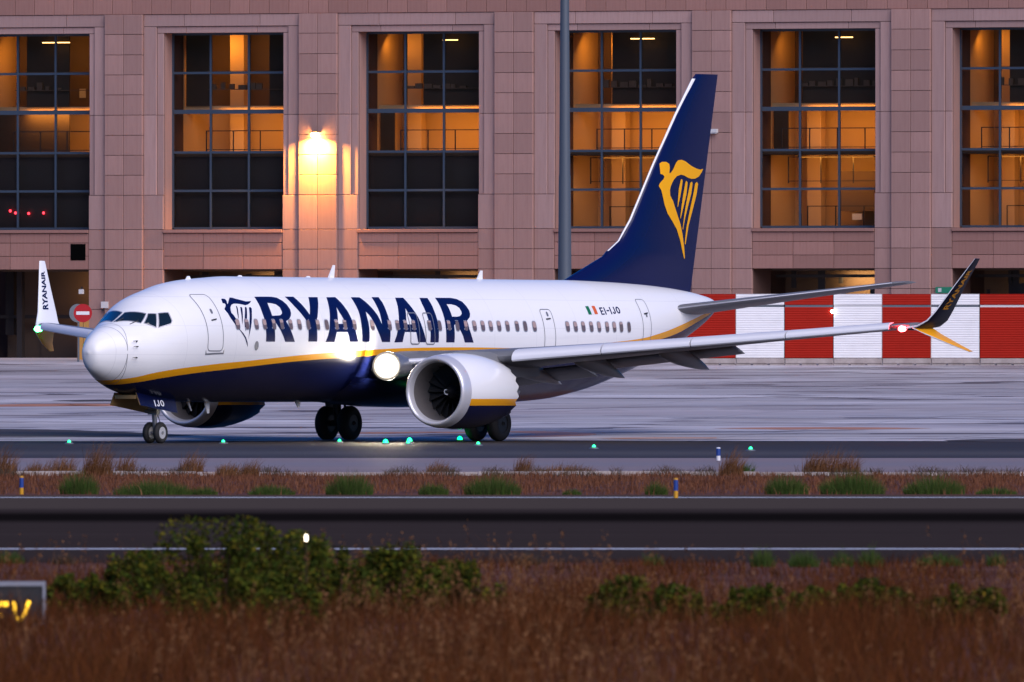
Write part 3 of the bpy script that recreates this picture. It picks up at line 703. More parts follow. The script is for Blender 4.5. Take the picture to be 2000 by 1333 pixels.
# body sections: station, crown height, keel height, half width, height of widest point
TAB = np.array([[.622, 2.965, 2.914, .03, 2.95], [.68, 3.141, 2.62, .235, 2.94], [.816, 3.332, 2.40, .355, 2.94], [1.109, 3.549, 2.224, .53, 2.98],
    [1.576, 3.755, 2.036, .83, 3.02], [2.064, 3.933, 1.856, 1.098, 3.02], [2.356, 4.066, 1.765, 1.217, 3.025], [2.697, 4.247, 1.68, 1.357, 3.05],
    [3.087, 4.499, 1.605, 1.475, 3.13], [3.477, 4.72, 1.543, 1.586, 3.24], [3.964, 4.88, 1.491, 1.682, 3.318], [4.451, 4.99, 1.457, 1.752, 3.369],
    [5.231, 5.17, 1.419, 1.809, 3.432], [6.205, 5.284, 1.402, 1.856, 3.462], [7.2, 5.344, 1.395, 1.88, 3.482], [8.5, 5.40, 1.40, 1.88, 3.48],
    [25.0, 5.40, 1.40, 1.88, 3.48], [27.0, 5.40, 1.48, 1.86, 3.50], [29.0, 5.40, 1.72, 1.78, 3.60], [31.0, 5.37, 2.12, 1.62, 3.76], [33.0, 5.30, 2.62, 1.36, 3.98],
    [34.8, 5.20, 3.14, 1.04, 4.20], [36.2, 5.08, 3.62, .76, 4.38], [37.2, 4.95, 4.02, .52, 4.52], [37.85, 4.82, 4.34, .28, 4.60], [38.0, 4.74, 4.44, .18, 4.62]])
def pchip(xs, ys, x):
    h = np.diff(xs); d = np.diff(ys) / h; m = np.zeros_like(ys)
    for i in range(1, len(xs) - 1):
        if d[i - 1] * d[i] > 0:
            w1 = 2 * h[i] + h[i - 1]; w2 = h[i] + 2 * h[i - 1]; m[i] = (w1 + w2) / (w1 / d[i - 1] + w2 / d[i])
    m[0] = d[0]; m[-1] = d[-1]
    x = np.clip(x, xs[0], xs[-1]); k = np.clip(np.searchsorted(xs, x, side='right') - 1, 0, len(xs) - 2)
    t = (x - xs[k]) / h[k]
    return (2 * t**3 - 3 * t**2 + 1) * ys[k] + (t**3 - 2 * t**2 + t) * h[k] * m[k] + (-2 * t**3 + 3 * t**2) * ys[k + 1] + (t**3 - t**2) * h[k] * m[k + 1]
def body(x, phi, off=0.0):
    """points on the fuselage skin, phi measured up from the left side"""
    x = np.asarray(x, float); phi = np.asarray(phi, float)
    zt, zb, hw, zc = [pchip(TAB[:, 0], TAB[:, i], x) for i in range(1, 5)]
    s = np.sin(phi); c = np.cos(phi)
    b = np.where(s >= 0, zt - zc, zc - zb)
    y = hw * c; z = zc + b * s
    ny = c / np.maximum(hw, .05); nz = s / np.maximum(b, .05); l = np.hypot(ny, nz)
    return np.stack([XG - x, y + off * ny / l, z + off * nz / l], -1)
def L(x, y, z): return (XG - x, y, z)                            # station coordinates -> model frame (nose along +X)
def phi_at(x, z):
    zt, zb, hw, zc = [float(pchip(TAB[:, 0], TAB[:, i], np.array([x]))[0]) for i in range(1, 5)]
    return math.asin(max(-1, min(1, (z - zc) / ((zt - zc) if z >= zc else (zc - zb)))))

jet = empty('passenger_jet', (-3.21, 600, 0), (0, R(-.2), R(237.7)))
tag(jet, 'white and navy twin-engine passenger jet with yellow stripe taxiing on the apron', 'airplane')

def decal(name, outer, holes=(), m='navy', off=.006, parent=None, grid=.14, sx=1.0):
    """filled outline laid on the skin; outline in (station, degrees)"""
    k = 1.9 * math.pi / 180
    rings = [[Vector((x, p * k)) for x, p in r] for r in (outer, *holes)]
    def dens(r):
        o = []
        for a, b in zip(r, r[1:] + r[:1]):
            n = max(1, int((b - a).length / .12)); o += [a.lerp(b, i / n) for i in range(n)]
        return o
    rings = [dens(r) for r in rings]
    def inside(p):
        c = False
        for r in rings:
            for a, b in zip(r, r[1:] + r[:1]):
                if (a.y > p[1]) != (b.y > p[1]) and p[0] < (b.x - a.x) * (p[1] - a.y) / (b.y - a.y) + a.x: c = not c
        return c
    V, E = [], []
    for r in rings:
        o = len(V); V += r; E += [(o + i, o + (i + 1) % len(r)) for i in range(len(r))]
    xs = [v.x for v in rings[0]]; ys = [v.y for v in rings[0]]
    gx = min(xs) + grid / 2
    while gx < max(xs):
        gy = min(ys) + grid / 2
        while gy < max(ys):
            if inside((gx, gy)): V.append(Vector((gx + .004, gy + .003)))
            gy += grid
        gx += grid
    vo, _, fo, *_ = delaunay_2d_cdt(V, E, [], 0, 1e-5)
    tri = [f for f in fo if inside(sum((vo[i] for i in f), Vector((0, 0))) / len(f))]
    pts = body([v.x for v in vo], [v.y / k * math.pi / 180 for v in vo], off)
    return mesh(name, pts, tri, M[m], parent or jet, smooth=True)

def ring(name, loop, width, m, off=.008, parent=None):
    """closed seal line along a loop of (station, degrees)"""
    P = []
    for a, b in zip(loop, loop[1:] + loop[:1]):
        n = max(1, int(math.hypot(a[0] - b[0], (a[1] - b[1]) * .033) / .08))
        P += [(a[0] + (b[0] - a[0]) * i / n, a[1] + (b[1] - a[1]) * i / n) for i in range(n)]
    c = (sum(p[0] for p in P) / len(P), sum(p[1] for p in P) / len(P))
    V, Fc = [], []
    n = len(P)
    for i, (x, p) in enumerate(P):
        a, b = P[i - 1], P[(i + 1) % n]
        t = Vector((b[0] - a[0], (b[1] - a[1]) * .033)).normalized(); nn = Vector((-t.y, t.x)) * width / 2
        for s in (-1, 1): V.append(tuple(body([x + s * nn.x], [math.radians(p + s * nn.y / .033)], off)[0]))
    Fc = [(2 * i, 2 * ((i + 1) % n), 2 * ((i + 1) % n) + 1, 2 * i + 1) for i in range(n)]
    return mesh(name, V, Fc, M[m], parent or jet, smooth=True)

M['tip_gold'] = mat('winglet_gold', (.40, .17, .01), .5, spec=.2)
# fuselage
xs = np.unique(np.concatenate([.622 + .6 * np.linspace(0, 1, 14) ** 2, np.linspace(1.25, 8.5, 60), np.linspace(8.5, 25, 40), np.linspace(25, 38, 60)]))
ph = np.linspace(0, 2 * math.pi, 129)[:-1]
X, Pp = np.meshgrid(xs, ph, indexing='ij')
pts = body(X.ravel(), Pp.ravel()); n = len(ph)
fc = [(i * n + j, i * n + (j + 1) % n, (i + 1) * n + (j + 1) % n, (i + 1) * n + j) for i in range(len(xs) - 1) for j in range(n)]
fc += [tuple(range(n)), tuple(range((len(xs) - 1) * n, len(xs) * n))]
fus = mesh('fuselage', pts, fc, M['livery'], jet, smooth=True, angle=60)
mesh('exhaust', *lathe([(0, .13), (.18, .12)], L(37.95, 0, 4.59), (-1, 0, .1), 20, (False, True)), M['dark'], jet, smooth=True, angle=40)
# radome seam, belly fairing
ring_pts = [(1.6 + .28 * max(0, math.sin(R(a))) ** 2.2 + .2 * max(0, -math.sin(R(a))) ** 2, a) for a in range(0, 360, 6)]
ring('radome_seam', ring_pts, .014, 'seal', .004)
V, Fc = [], []
bx = np.linspace(13.6, 23.6, 30); bn = 24
for x in bx:
    t = (x - 13.6) / 10.0; e = math.sin(math.pi * min(1, max(0, t))) ** .55
    for j in range(bn):
        a = R(200 + 140 * j / (bn - 1))
        V.append(L(x, (1.6 + .42 * e) * math.cos(a) * 1.06, 2.55 + (1.02 + .30 * e) * math.sin(a)))
Fc = [(i * bn + j, i * bn + j + 1, (i + 1) * bn + j + 1, (i + 1) * bn + j) for i in range(len(bx) - 1) for j in range(bn - 1)]
mesh('belly_fairing', V, Fc, M['navy'], jet, smooth=True)

# lettering and emblem on the side
for nm, hole in (('R1', 'R1h'), ('Y', None), ('A1', 'A1h'), ('N', None), ('A2', 'A2h'), ('I', None), ('R2', 'R2h')):
    decal('letter', ART[nm], [ART[hole]] if hole else [], 'finblue')
em = decal('emblem', ART['harp_body'], m='finblue')
for i in range(1, 5): decal('harp_string', ART['harp_s%d' % i], m='finblue', parent=em)
for a, b, m in ((27.60, 27.80, 'flag_green'), (27.80, 28.0, 'flag_white'), (28.0, 28.21, 'flag_orange')):
    decal('flag_stripe', [(a, 32.8), (b, 32.8), (b, 23.3), (a, 23.3)], m=m)
def skin_text(s, x0, x1, p1, p0, m='finblue', name='registration', bold=.02, off=.006, parent=None):
    v, f = stroke_text(s); w = v[:, 0].max()
    pts = body(x0 + (x1 - x0) * v[:, 0] / w, np.radians(p0 + (p1 - p0) * v[:, 1]), off)
    return mesh(name, pts, f, M[m], parent or jet, recalc=False)
skin_text('EI-IJO', 28.43, 29.74, 30.6, 22.2)

# cabin windows
WINX = [6.44, 6.95, 7.5, 7.98, 8.51, 8.98, 9.49, 10.01, 10.53, 11.08, 11.61, 12.19, 12.68, 13.24, 14.3, 15.32, 15.8, 16.27, 16.76, 17.71, 18.31, 18.87, 19.38, 19.89, 20.41, 20.91, 21.39, 21.89, 22.4, 22.98, 23.48, 24.04, 26.08, 26.57, 27.06, 27.57, 28.07, 28.6, 29.08, 29.55, 30.09]
def oval(x, z, hw, hh, n=20, e=.62, side=1):
    o = []
    for i in range(n):
        a = 2 * math.pi * i / n; c, s = math.cos(a), math.sin(a)
        zz = z + hh * math.copysign(abs(s) ** e, s)
        o.append((x + hw * math.copysign(abs(c) ** e, c), math.degrees(phi_at(x, zz))))
    return [(a, p if side > 0 else 180 - p) for a, p in o]
for side in (1, -1):
    for x in WINX:
        w = decal('cabin_window', oval(x, 3.865, .135, .185, side=side), m='frame_metal', off=.005, grid=.2)
        decal('pane', oval(x + .005, 3.865, .105, .155, side=side), m='cabin_glass', off=.009, parent=w, grid=.2)
        if side > 0 and rng.random() < .8:
            h = rng.uniform(.05, .2); o = oval(x + .005, 3.865 + .155 - h / 2, .10, h / 2, e=.5); decal('window_shade', o, m='shade_beige', off=.011, parent=w, grid=.2) 
# flight deck windows
CW = {'W1': [(2.02, 91.5), (2.64, 91.8), (3.02, 124), (2.47, 129)], 'W2': [(2.02, 88.5), (2.64, 88.2), (2.86, 60), (2.45, 51.6)],
      'W3': [(2.53, 49.2), (2.9, 58.0), (3.08, 50.2), (2.77, 33.4)], 'W4': [(2.83, 32.1), (3.14, 49.2), (3.43, 42.3), (3.38, 30.5), (3.3, 28.0)],
      'W5': [(2.53, 130.8), (2.9, 122), (3.08, 129.8), (2.77, 146.6)], 'W6': [(2.83, 147.9), (3.14, 130.8), (3.43, 137.7), (3.38, 149.5), (3.3, 152)]}
for k, p in CW.items():
    g = decal('cockpit_window', p, m='cockpit_glass', off=.008, grid=.1)
    ring('window_seal', p, .035, 'frame_metal', .012, g)
for y in (.12, .62): mesh('wiper', *tube([tuple(body([2.02 + .2 * y], [R(88 - 45 * y)], .02)[0]), tuple(body([2.25 + .35 * y], [R(84 - 42 * y)], .03)[0])], .012, 5), M['dark'], jet)

# doors
def door(name, x0, x1, z0, z1, rad, side=1, sealw=.03, win=True, label=None):
    pts = []
    for cx, cz, a0 in ((x1 - rad, z1 - rad, 0), (x0 + rad, z1 - rad, 90), (x0 + rad, z0 + rad, 180), (x1 - rad, z0 + rad, 270)):
        for i in range(6):
            a = R(a0 + 18 * i); pts.append((cx + rad * math.cos(a), cz + rad * math.sin(a)))
    loop = []
    for a, b in zip(pts, pts[1:] + pts[:1]):
        n = max(1, int(math.hypot(a[0] - b[0], a[1] - b[1]) / .12))
        for i in range(n): q = (a[0] + (b[0] - a[0]) * i / n, a[1] + (b[1] - a[1]) * i / n); loop.append((q[0], math.degrees(phi_at(*q))))
    if side < 0: loop = [(a, 180 - p) for a, p in loop]
    d = decal(name, loop, m='livery', off=.003) if name != 'overwing_exit' else ring(name, loop, sealw, 'seal', .010)
    if name != 'overwing_exit': ring('door_seal', loop, sealw, 'seal', .008, d)
    xm = (x0 + x1) / 2
    if win: decal('door_window', oval(xm + .06, 4.27, .055, .075, side=side), m='seal', off=.012, parent=d, grid=.3); mesh('door_handle', *join([tube([tuple(body([xm - .1], [R(19)], .02)[0]), tuple(body([xm + .15], [R(19.5)], .02)[0])], .022, 6)]), M['dark'], d) if side > 0 else None
    return d
door('cabin_door', 4.80, 5.60, 3.02, 4.80, .14)
door('cabin_door', 31.12, 31.72, 3.30, 4.78, .12)
door('emergency_door', 24.62, 25.28, 2.95, 4.42, .12)
door('overwing_exit', 16.53, 17.06, 3.27, 4.27, .10, sealw=.035, win=False)
door('overwing_exit', 17.44, 17.97, 3.27, 4.27, .10, sealw=.035, win=False)
decal('door_sill_guard', [(4.72, math.degrees(phi_at(5, z))) for z in (3.08, 2.9)] + [(5.7, math.degrees(phi_at(5, z))) for z in (2.9, 3.08)] + [(5.64, math.degrees(phi_at(5, 2.95))), (4.78, math.degrees(phi_at(5, 2.95)))], m='seal', off=.006, grid=.05)
decal('static_port', oval(7.48, 3.19, .12, .15, e=1), m='seal', off=.006)
for x, p in ((1.92, 18.7), (1.88, -11.3), (1.9, 8)):
    a = body([x], [R(p)], 0)[0]; b = body([x - .04], [R(p)], .1)[0]; c = body([x - .2], [R(p)], .12)[0]
    mesh('pitot_probe', *tube([tuple(a), tuple(b), tuple(c)], [.02, .014, .008], 6), M['dark'], jet, smooth=True)
for x, h, sw in ((6.2, .13, .06), (14.55, .42, .22), (23.45, .30, .16), (9.2, .06, .05), (13.2, .06, .05), (4.6, .05, .05)):
    z0 = float(body([x], [R(90)], -.02)[0][2])
    V = []
    for (dx, t, z) in ((0, .03, 0), (.30, .03, 0), (sw + .05, .012, h), (sw + .17, .012, h)): V += [L(x + dx, t, z0 + z), L(x + dx, -t, z0 + z)]
    mesh('blade_antenna', V, [(0, 1, 5, 4), (2, 6, 7, 3), (0, 4, 6, 2), (1, 3, 7, 5), (4, 5, 7, 6), (0, 2, 3, 1)], M['white'], jet)
mesh('blade_antenna', *tube([L(6.35, 0, 1.42), L(6.55, 0, 1.12)], [.05, .02], 6), M['white'], jet)
for x, h in ((7.3, .38), (12.6, .2), (21.4, .22)):
    V = []
    for (dx, t, z) in ((0, .025, 0), (.28, .025, 0), (.16, .01, -h), (.28, .01, -h)): V += [L(x + dx, t, 1.42 + z), L(x + dx, -t, 1.42 + z)]
    mesh('drain_mast', V, [(0, 1, 5, 4), (2, 6, 7, 3), (0, 4, 6, 2), (1, 3, 7, 5), (4, 5, 7, 6), (0, 2, 3, 1)], M['white'], jet)

# aerofoil lofts
def foil(n=14):
    u = [(1 - math.cos(math.pi * i / n)) / 2 for i in range(n + 1)]
    th = lambda c: 5 * (.2969 * math.sqrt(c) - .126 * c - .3516 * c * c + .2843 * c**3 - .1015 * c**4)
    return [(c, th(c)) for c in reversed(u)] + [(c, -th(c)) for c in u[1:-1]]
def loft(secs, vertical=False, n=14):
    """secs: (span, lead station, chord, height, thickness ratio, incidence deg); last axis is span"""
    pf = foil(n); V = []; m = len(pf)
    for (y, xl, c, z, t, inc) in secs:
        ci, si = math.cos(R(inc)), math.sin(R(inc))
        for (a, b) in pf:
            dx = a * c; dz = b * c * t
            if vertical: V.append(L(xl + dx, dz, y))
            else: V.append(L(xl + dx * ci + dz * si, y, z - dx * si + dz * ci))
    Fc = [(i * m + j, i * m + (j + 1) % m, (i + 1) * m + (j + 1) % m, (i + 1) * m + j) for i in range(len(secs) - 1) for j in range(m)]
    Fc += [tuple(range(m)), tuple(range((len(secs) - 1) * m, len(secs) * m))]
    return V, Fc
LE = lambda y: 22.72 - .520 * (16.7 - y)
def WZ(y): return 2.62 + (y - 1.9) * .078 + .0006 * (y - 1.9) ** 2
def TE(y): return 21.7 + max(0, y - 5.7) * .245
def slab_quads(P8): return P8, [(0, 1, 3, 2), (4, 6, 7, 5), (0, 4, 5, 1), (2, 3, 7, 6), (0, 2, 6, 4), (1, 5, 7, 3)]
for s in (1, -1):
    secs = [(s * y, LE(y) - (.5 if y < 2 else 0) + .12, TE(y) - LE(y) + (.5 if y < 2 else 0) - .12, WZ(y), t, inc) for y, t, inc in ((1.0, .14, 2), (1.9, .14, 2), (3.6, .13, 1.5), (5.7, .125, 1), (9, .115, .5), (13, .105, 0), (16.75, .10, 0))]
    wing = mesh('wing', *loft(secs), M['wing'], jet, smooth=True, angle=50)
    # deployed slats: five curved shells hung ahead of and below the leading edge
    cuts = [5.63, 8.17, 10.7, 13.39, 16.33]
    for a, b in zip(cuts, cuts[1:]):
        V, Fc = [], []
        prof = [(.62, .20), (.42, .205), (.22, .17), (.08, .08), (0, -.05), (.0, -.17), (.05, -.22), (.07, -.18), (.10, -.05), (.20, .08), (.40, .14)]
        for y in (a + .02, b - .02):
            k = 1.0 - .42 * (y - 5.6) / 11
            for (dx, dz) in prof: V.append(L(LE(y) - .34 * k + dx * k, s * y, WZ(y) + dz * k * .95))
        m = len(prof)
        Fc = [(j, (j + 1) % m, m + (j + 1) % m, m + j) for j in range(m)] + [tuple(range(m)), tuple(range(m, 2 * m))]
        mesh('slat', V, Fc, M['slat'], wing, smooth=True, angle=40)
    # inboard krueger nose between body and nacelle
    V, Fc = loft([(s * 1.9, LE(1.9) - .75, 1.4, WZ(1.9), .22, 4), (s * 4.1, LE(4.1) - .28, .9, WZ(4.1) + .02, .2, 4)])
    mesh('leading_edge', V, Fc, M['slat'], wing, smooth=True, angle=50)
    # flaps drooped behind the trailing edge, ailerons
    for (a, b, c, inc, dz) in ((2.0, 5.3, 1.15, 22, -.16), (5.9, 10.3, .95, 18, -.06)):
        V, Fc = loft([(s * y, TE(y) - .25, c * (1 - .03 * (y - a)), WZ(y) + dz - (TE(y) - LE(y)) * math.sin(R(1.2 if y < 6 else .4)), .13, inc) for y in (a, b)])
        mesh('flap', V, Fc, M['wing'], wing, smooth=True, angle=50)
    V, Fc = loft([(s * y, TE(y) - .08, .38, WZ(y) - .02, .12, 3) for y in (12.2, 15.8)])
    mesh('aileron', V, Fc, M['wing'], wing, smooth=True, angle=50)
    for (y, x0, x1, zd) in ((3.7, 19.2, 22.75, .62), (6.2, 19.4, 22.6, .62), (8.95, 20.2, 23.35, .58)):
        V = []; nn = 14; st = np.linspace(0, 1, 16)
        for t in st:
            r = .27 * (math.sin(math.pi * min(1, t * 1.02) ** .75) ** .7 + .04)
            zc = WZ(y) - .16 - zd * t ** 1.6 * .98
            for j in range(nn):
                a = 2 * math.pi * j / nn; V.append(L(x0 + (x1 - x0) * t, s * y + r * .72 * math.cos(a), zc + r * 1.05 * math.sin(a)))
        Fc = [(i * nn + j, i * nn + (j + 1) % nn, (i + 1) * nn + (j + 1) % nn, (i + 1) * nn + j) for i in range(len(st) - 1) for j in range(nn)] + [tuple(range(nn)), tuple(range(15 * nn, 16 * nn))]
        mesh('flap_fairing', V, Fc, M['grey'], wing, smooth=True, angle=60)
    # split-tip winglet: outer faces navy / yellow, inner faces white
    def blade(name, stn, mo, mi_):
        V, Fc, mi = [], [], []
        pf = foil(10); m = len(pf)
        for (y, z, xl, c, cy, cz) in stn:                       # cy, cz: outward normal of the blade
            for (a, b) in pf: V.append(L(xl + a * c, s * (y + cy * b * c * .09), z + cz * b * c * .09))
        for i in range(len(stn) - 1):
            for j in range(m):
                Fc.append((i * m + j, i * m + (j + 1) % m, (i + 1) * m + (j + 1) % m, (i + 1) * m + j))
                frac = pf[j][0] + pf[(j + 1) % m][0]
                mi.append(2 if frac < .10 else (0 if pf[j][1] + pf[(j + 1) % m][1] > 0 else 1))
        Fc += [tuple(range(m)), tuple(range((len(stn) - 1) * m, len(stn) * m))]; mi += [0, 0]
        return mesh(name, V, Fc, [mo, mi_, M['slat']], wing, smooth=True, mi=mi, angle=60)
    up = blade('winglet', [(16.70, 3.80, 22.72, 1.62, 0, -1), (16.95, 3.86, 22.98, 1.5, .45, -.9), (17.14, 4.05, 23.32, 1.3, .85, -.5), (17.28, 4.35, 23.62, 1.1, .95, -.3), (17.65, 5.2, 24.22, .7, .92, -.39), (18.03, 6.04, 24.83, .33, .92, -.39)], M['tipnavy'], M['white'])
    blade('lower_winglet', [(16.86, 3.80, 22.9, 1.3, -.55, -.85), (17.1, 3.62, 23.25, 1.05, .5, .86), (17.45, 3.32, 24.1, .66, .5, .86), (17.72, 3.06, 24.95, .30, .5, .86)], M['yellow'], M['yellow'])
    mesh('navigation_lamp', *lathe([(0, .001), (.03, .07), (.12, .10), (.3, .08)], L(22.50, s * 16.62, 3.78), (-1, 0, 0), 14), M['navred' if s > 0 else 'navgreen'], wing, smooth=True)
    # lettering up the winglet, reading from foot to tip
    v, f = text_mesh('RYANAIR', .03); w = v[:, 0].max(); pts = []
    for (a, b) in v:
        t = a / w; z = 4.42 + 1.28 * t
        q = (z - 4.35) / 1.69; yy = 17.28 + .75 * q; xl = 23.62 + 1.21 * q; ch = 1.1 - .77 * q
        h = .16 * (1 - .38 * t)
        xx = xl + ch * (.40 if s > 0 else .36) - (b - .5) * h * 2.1 * (1 if s > 0 else 1)
        o = (.016 + .045 * ch) * (1 if s > 0 else -1)
        pts.append(L(xx, s * (yy + o * .96 * (1 if s > 0 else 1)), z - o * .27))
    mesh('winglet_lettering', pts, f, M['tip_gold' if s > 0 else 'finblue'], up, recalc=False)

    # engine
    EY, EZ, EX = s * 4.80, 1.75, 13.35
    outer = [(0, 1.035), (.02, 1.075), (.07, 1.105), (.16, 1.135), (.40, 1.175)]
    inner = [(0, 1.035), (.03, .99), (.1, .955), (.25, .925), (.5, .90), (1.0, .89)]
    cowl = [(.40, 1.175), (.7, 1.205), (1.1, 1.225), (1.6, 1.225), (2.1, 1.195), (2.6, 1.13), (3.1, 1.04), (3.35, .985)]
    ng = 96
    V, Fc = lathe(cowl, L(EX, EY, EZ), (-1, 0, 0), ng)
    base = len(V); last = len(V) - ng
    for kk in range(ng):                                         # chevron teeth
        p = Vector(V[last + kk]); tri = abs(((kk / ng * 18) % 1) - .5) * 2
        c = Vector(L(EX, EY, EZ)); rad = Vector((0, p.y - c.y, p.z - c.z)).normalized()
        V.append(Vector((c.x, c.y, c.z)) + Vector((-(3.42 + .24 * tri), 0, 0)) + rad * (.965 - .05 * tri))
    for kk in range(ng): Fc.append((last + kk, last + (kk + 1) % ng, base + (kk + 1) % ng, base + kk))
    V = [Vector((p.x, p.y, EZ + (p.z - EZ) * (1.0 if p.z > EZ else .985))) for p in map(Vector, V)]
    eng = mesh('engine', V, Fc, M['nacelle'], jet, smooth=True, angle=50)
    mesh('inlet_lip', *lathe(list(reversed(inner[:4])) + outer[1:], L(EX, EY, EZ), (-1, 0, 0), ng), M['lip'], eng, smooth=True)
    mesh('inlet_duct', *lathe(inner[3:] + [(1.25, .89)], L(EX, EY, EZ), (-1, 0, 0), ng), M['duct'], eng, smooth=True)
    mesh('fan_case', *lathe([(1.22, .89), (1.6, .5), (1.6, .02)], L(EX, EY, EZ), (-1, 0, 0), 32), M['dark'], eng)
    mesh('spinner', *lathe([(.72, .005), (.8, .08), (.95, .17), (1.15, .25), (1.3, .27)], L(EX, EY, EZ), (-1, 0, 0), 24), M['dark'], eng, smooth=True)
    V = []
    for i in range(13): a = 4.2 * i / 12 + 1; r = .03 + .055 * i / 12; V += [L(EX + .70 + r * .6, EY + r * math.cos(a), EZ + r * math.sin(a)), L(EX + .70 + r * .6, EY + (r + .035) * math.cos(a), EZ + (r + .035) * math.sin(a))]
    mesh('spinner_spiral', V, [(2 * i, 2 * i + 1, 2 * i + 3, 2 * i + 2) for i in range(12)], M['white'], eng)
    V, Fc = [], []
    for i in range(7):
        t = i / 6; r = .24 + .64 * t; tw = R(25 + 38 * t); c = .13 + .06 * t
        for e in (-1, 1): V.append((math.cos(tw) * c * e * -1, math.sin(tw) * c * e, r))
    Fc = [(2 * i, 2 * i + 1, 2 * i + 3, 2 * i + 2) for i in range(6)]
    fb = None
    for i in range(18):
        if fb is None: fb = mesh('fan_blade', V, Fc, M['tyre'], eng, smooth=True, recalc=False); o = fb
        else: o = instance(fb, 'fan_blade', (0, 0, 0), eng)
        o.location = L(EX + 1.1, EY, EZ); o.rotation_euler = (2 * math.pi * i / 18, 0, 0)
    mesh('core_cowl', *lathe([(2.9, .70), (3.4, .66), (3.9, .55), (4.35, .42), (4.36, .38)], L(EX, EY, EZ), (-1, 0, 0), 48, (True, True)), M['steel'], eng, smooth=True, angle=40)
    mesh('exhaust_plug', *lathe([(4.2, .3), (4.5, .26), (4.9, .14), (5.1, .03)], L(EX, EY, EZ), (-1, 0, 0), 32, (False, True)), M['steel'], eng, smooth=True)
    # pylon
    V = []
    for (x, zl, zu, w) in ((EX + 1.0, 2.8, 2.99, .10), (EX + 1.8, 2.6, 3.04, .22), (EX + 3.0, 2.35, 3.02, .26), (EX + 4.6, 2.2, 2.75, .25), (EX + 6.2, 2.25, 2.6, .08)):
        V += [L(x, EY - w, zl), L(x, EY + w, zl), L(x, EY + w * .8, zu), L(x, EY - w * .8, zu)]
    Fc = [(4 * i + j, 4 * i + (j + 1) % 4, 4 * i + 4 + (j + 1) % 4, 4 * i + 4 + j) for i in range(4) for j in range(4)] + [(0, 1, 2, 3), (16, 17, 18, 19)]
    mesh('pylon', V, Fc, M['grey'], jet, smooth=True, angle=40)

    # tailplane
    V, Fc = loft([(s * y, xl, c, z, .10, 0) for y, xl, c, z in ((.35, 33.55, 3.9, 4.40), (1.0, 34.0, 3.55, 4.48), (4.0, 36.1, 2.3, 4.92), (6.9, 38.1, 1.25, 5.34), (7.15, 38.5, .8, 5.38))])
    st = mesh('tailplane', V, Fc, M['wing'], jet, smooth=True, angle=50)
    V, Fc = loft([(s * y, xl, c, z + .01, .17, 0) for y, xl, c, z in ((1.0, 33.97, .34, 4.48), (4.0, 36.07, .25, 4.92), (6.9, 38.07, .16, 5.34))])
    mesh('leading_edge', V, Fc, M['slat'], st, smooth=True)

    # main gear
    leg = mesh('main_gear', *join([tube([L(19.55, s * 3.0, 2.6), L(19.6, s * 2.86, .75)], [.15, .12], 14), tube([L(19.6, s * 2.45, .715), L(19.6, s * 3.27, .715)], .10, 12), tube([L(19.5, s * 1.5, 2.0), L(19.6, s * 2.8, 1.35)], .06, 8), tube([L(19.9, s * 2.86, 1.7), L(20.0, s * 2.86, 1.2), L(19.75, s * 2.86, .85)], .045, 8)]), M['dark'], jet, smooth=True, angle=40)
    for dy in (-.43, .43):
        c = L(19.6, s * 2.86 + dy, .715); w = .21
        tp = [(-w + .03, .28), (-w, .36), (-w + .02, .46), (-w + .08, .535), (-.07, .565), (.07, .565), (w - .08, .535), (w - .02, .46), (w, .36), (w - .03, .28)]
        mesh('tyre', *lathe(tp, c, (0, 1, 0), 40), M['tyre'], leg, smooth=True)
        mesh('rim', *lathe([(-w + .05, .29), (-w + .10, .2), (-w + .09, .08), (-w + .02, .06), (w - .02, .06), (w - .09, .08), (w - .10, .2), (w - .05, .29)], c, (0, 1, 0), 28, (True, True)), M['dark'], leg, smooth=True, angle=40)
    mesh('gear_door', *slab_quads([L(19.15, s * 3.2, 2.35), L(19.15, s * 3.25, 2.35), L(20.0, s * 3.2, 2.35), L(20.0, s * 3.25, 2.35), L(19.3, s * 3.12, 1.25), L(19.3, s * 3.17, 1.25), L(19.9, s * 3.12, 1.2), L(19.9, s * 3.17, 1.2)]), M['wing'], leg)
    # landing light in the wing root
    lt = mesh('landing_light', *lathe([(.0, .47), (.05, .475), (.5, .42), (1.3, .25)], L(14.20, s * 2.50, 2.56), (-1, 0, 0), 24, (False, True)), M['steel'], jet, smooth=True, angle=40)
    ln = mesh('lamp_lens', *lathe([(0, .001), (.006, .12), (.02, .26), (.05, .40), (.09, .46)], (0, 0, 0), (-1, 0, 0), 32), M['landing'] if s > 0 else M['cockpit_glass'], lt, smooth=True)  # lens made oversized so its emission imitates the lamp's glare
    ln.location = L(14.12, s * 2.50, 2.56); ln.rotation_euler = (0, 0, s * R(28))

M['emblem_yellow'] = mat('emblem_yellow', (.92, .42, .006), .45, spec=.2)
# fin
LEF = [(31.2, 6.2), (31.41, 6.35), (32.13, 6.71), (32.54, 7.12), (32.84, 7.41), (34.27, 9.26), (35.65, 10.92), (36.75, 12.12), (36.95, 12.28)]
TEF = lambda z: 36.66 + (z - 5.15) * .236
def lef(z): return float(np.interp(z, [q[1] for q in LEF], [q[0] for q in LEF]))
secs = [(z, lef(z), TEF(z) - lef(z), 0, .095, 0) for z in (6.2, 6.35, 6.5, 6.71, 6.9, 7.12, 7.41, 8.3, 9.26, 10.1, 10.92, 11.6, 12.12, 12.22, 12.28)]
secs = [(z, 31.2 - (6.2 - z) * 3.0 + .0, TEF(z) - (31.2 - (6.2 - z) * 3.0), 0, .055 + .04 * (z - 4.9) / 1.3, 0) for z in (4.9, 5.2, 5.5, 5.8)] + secs
fin = mesh('fin', *loft(secs, True, 18), M['finblue'], jet, smooth=True, angle=50)
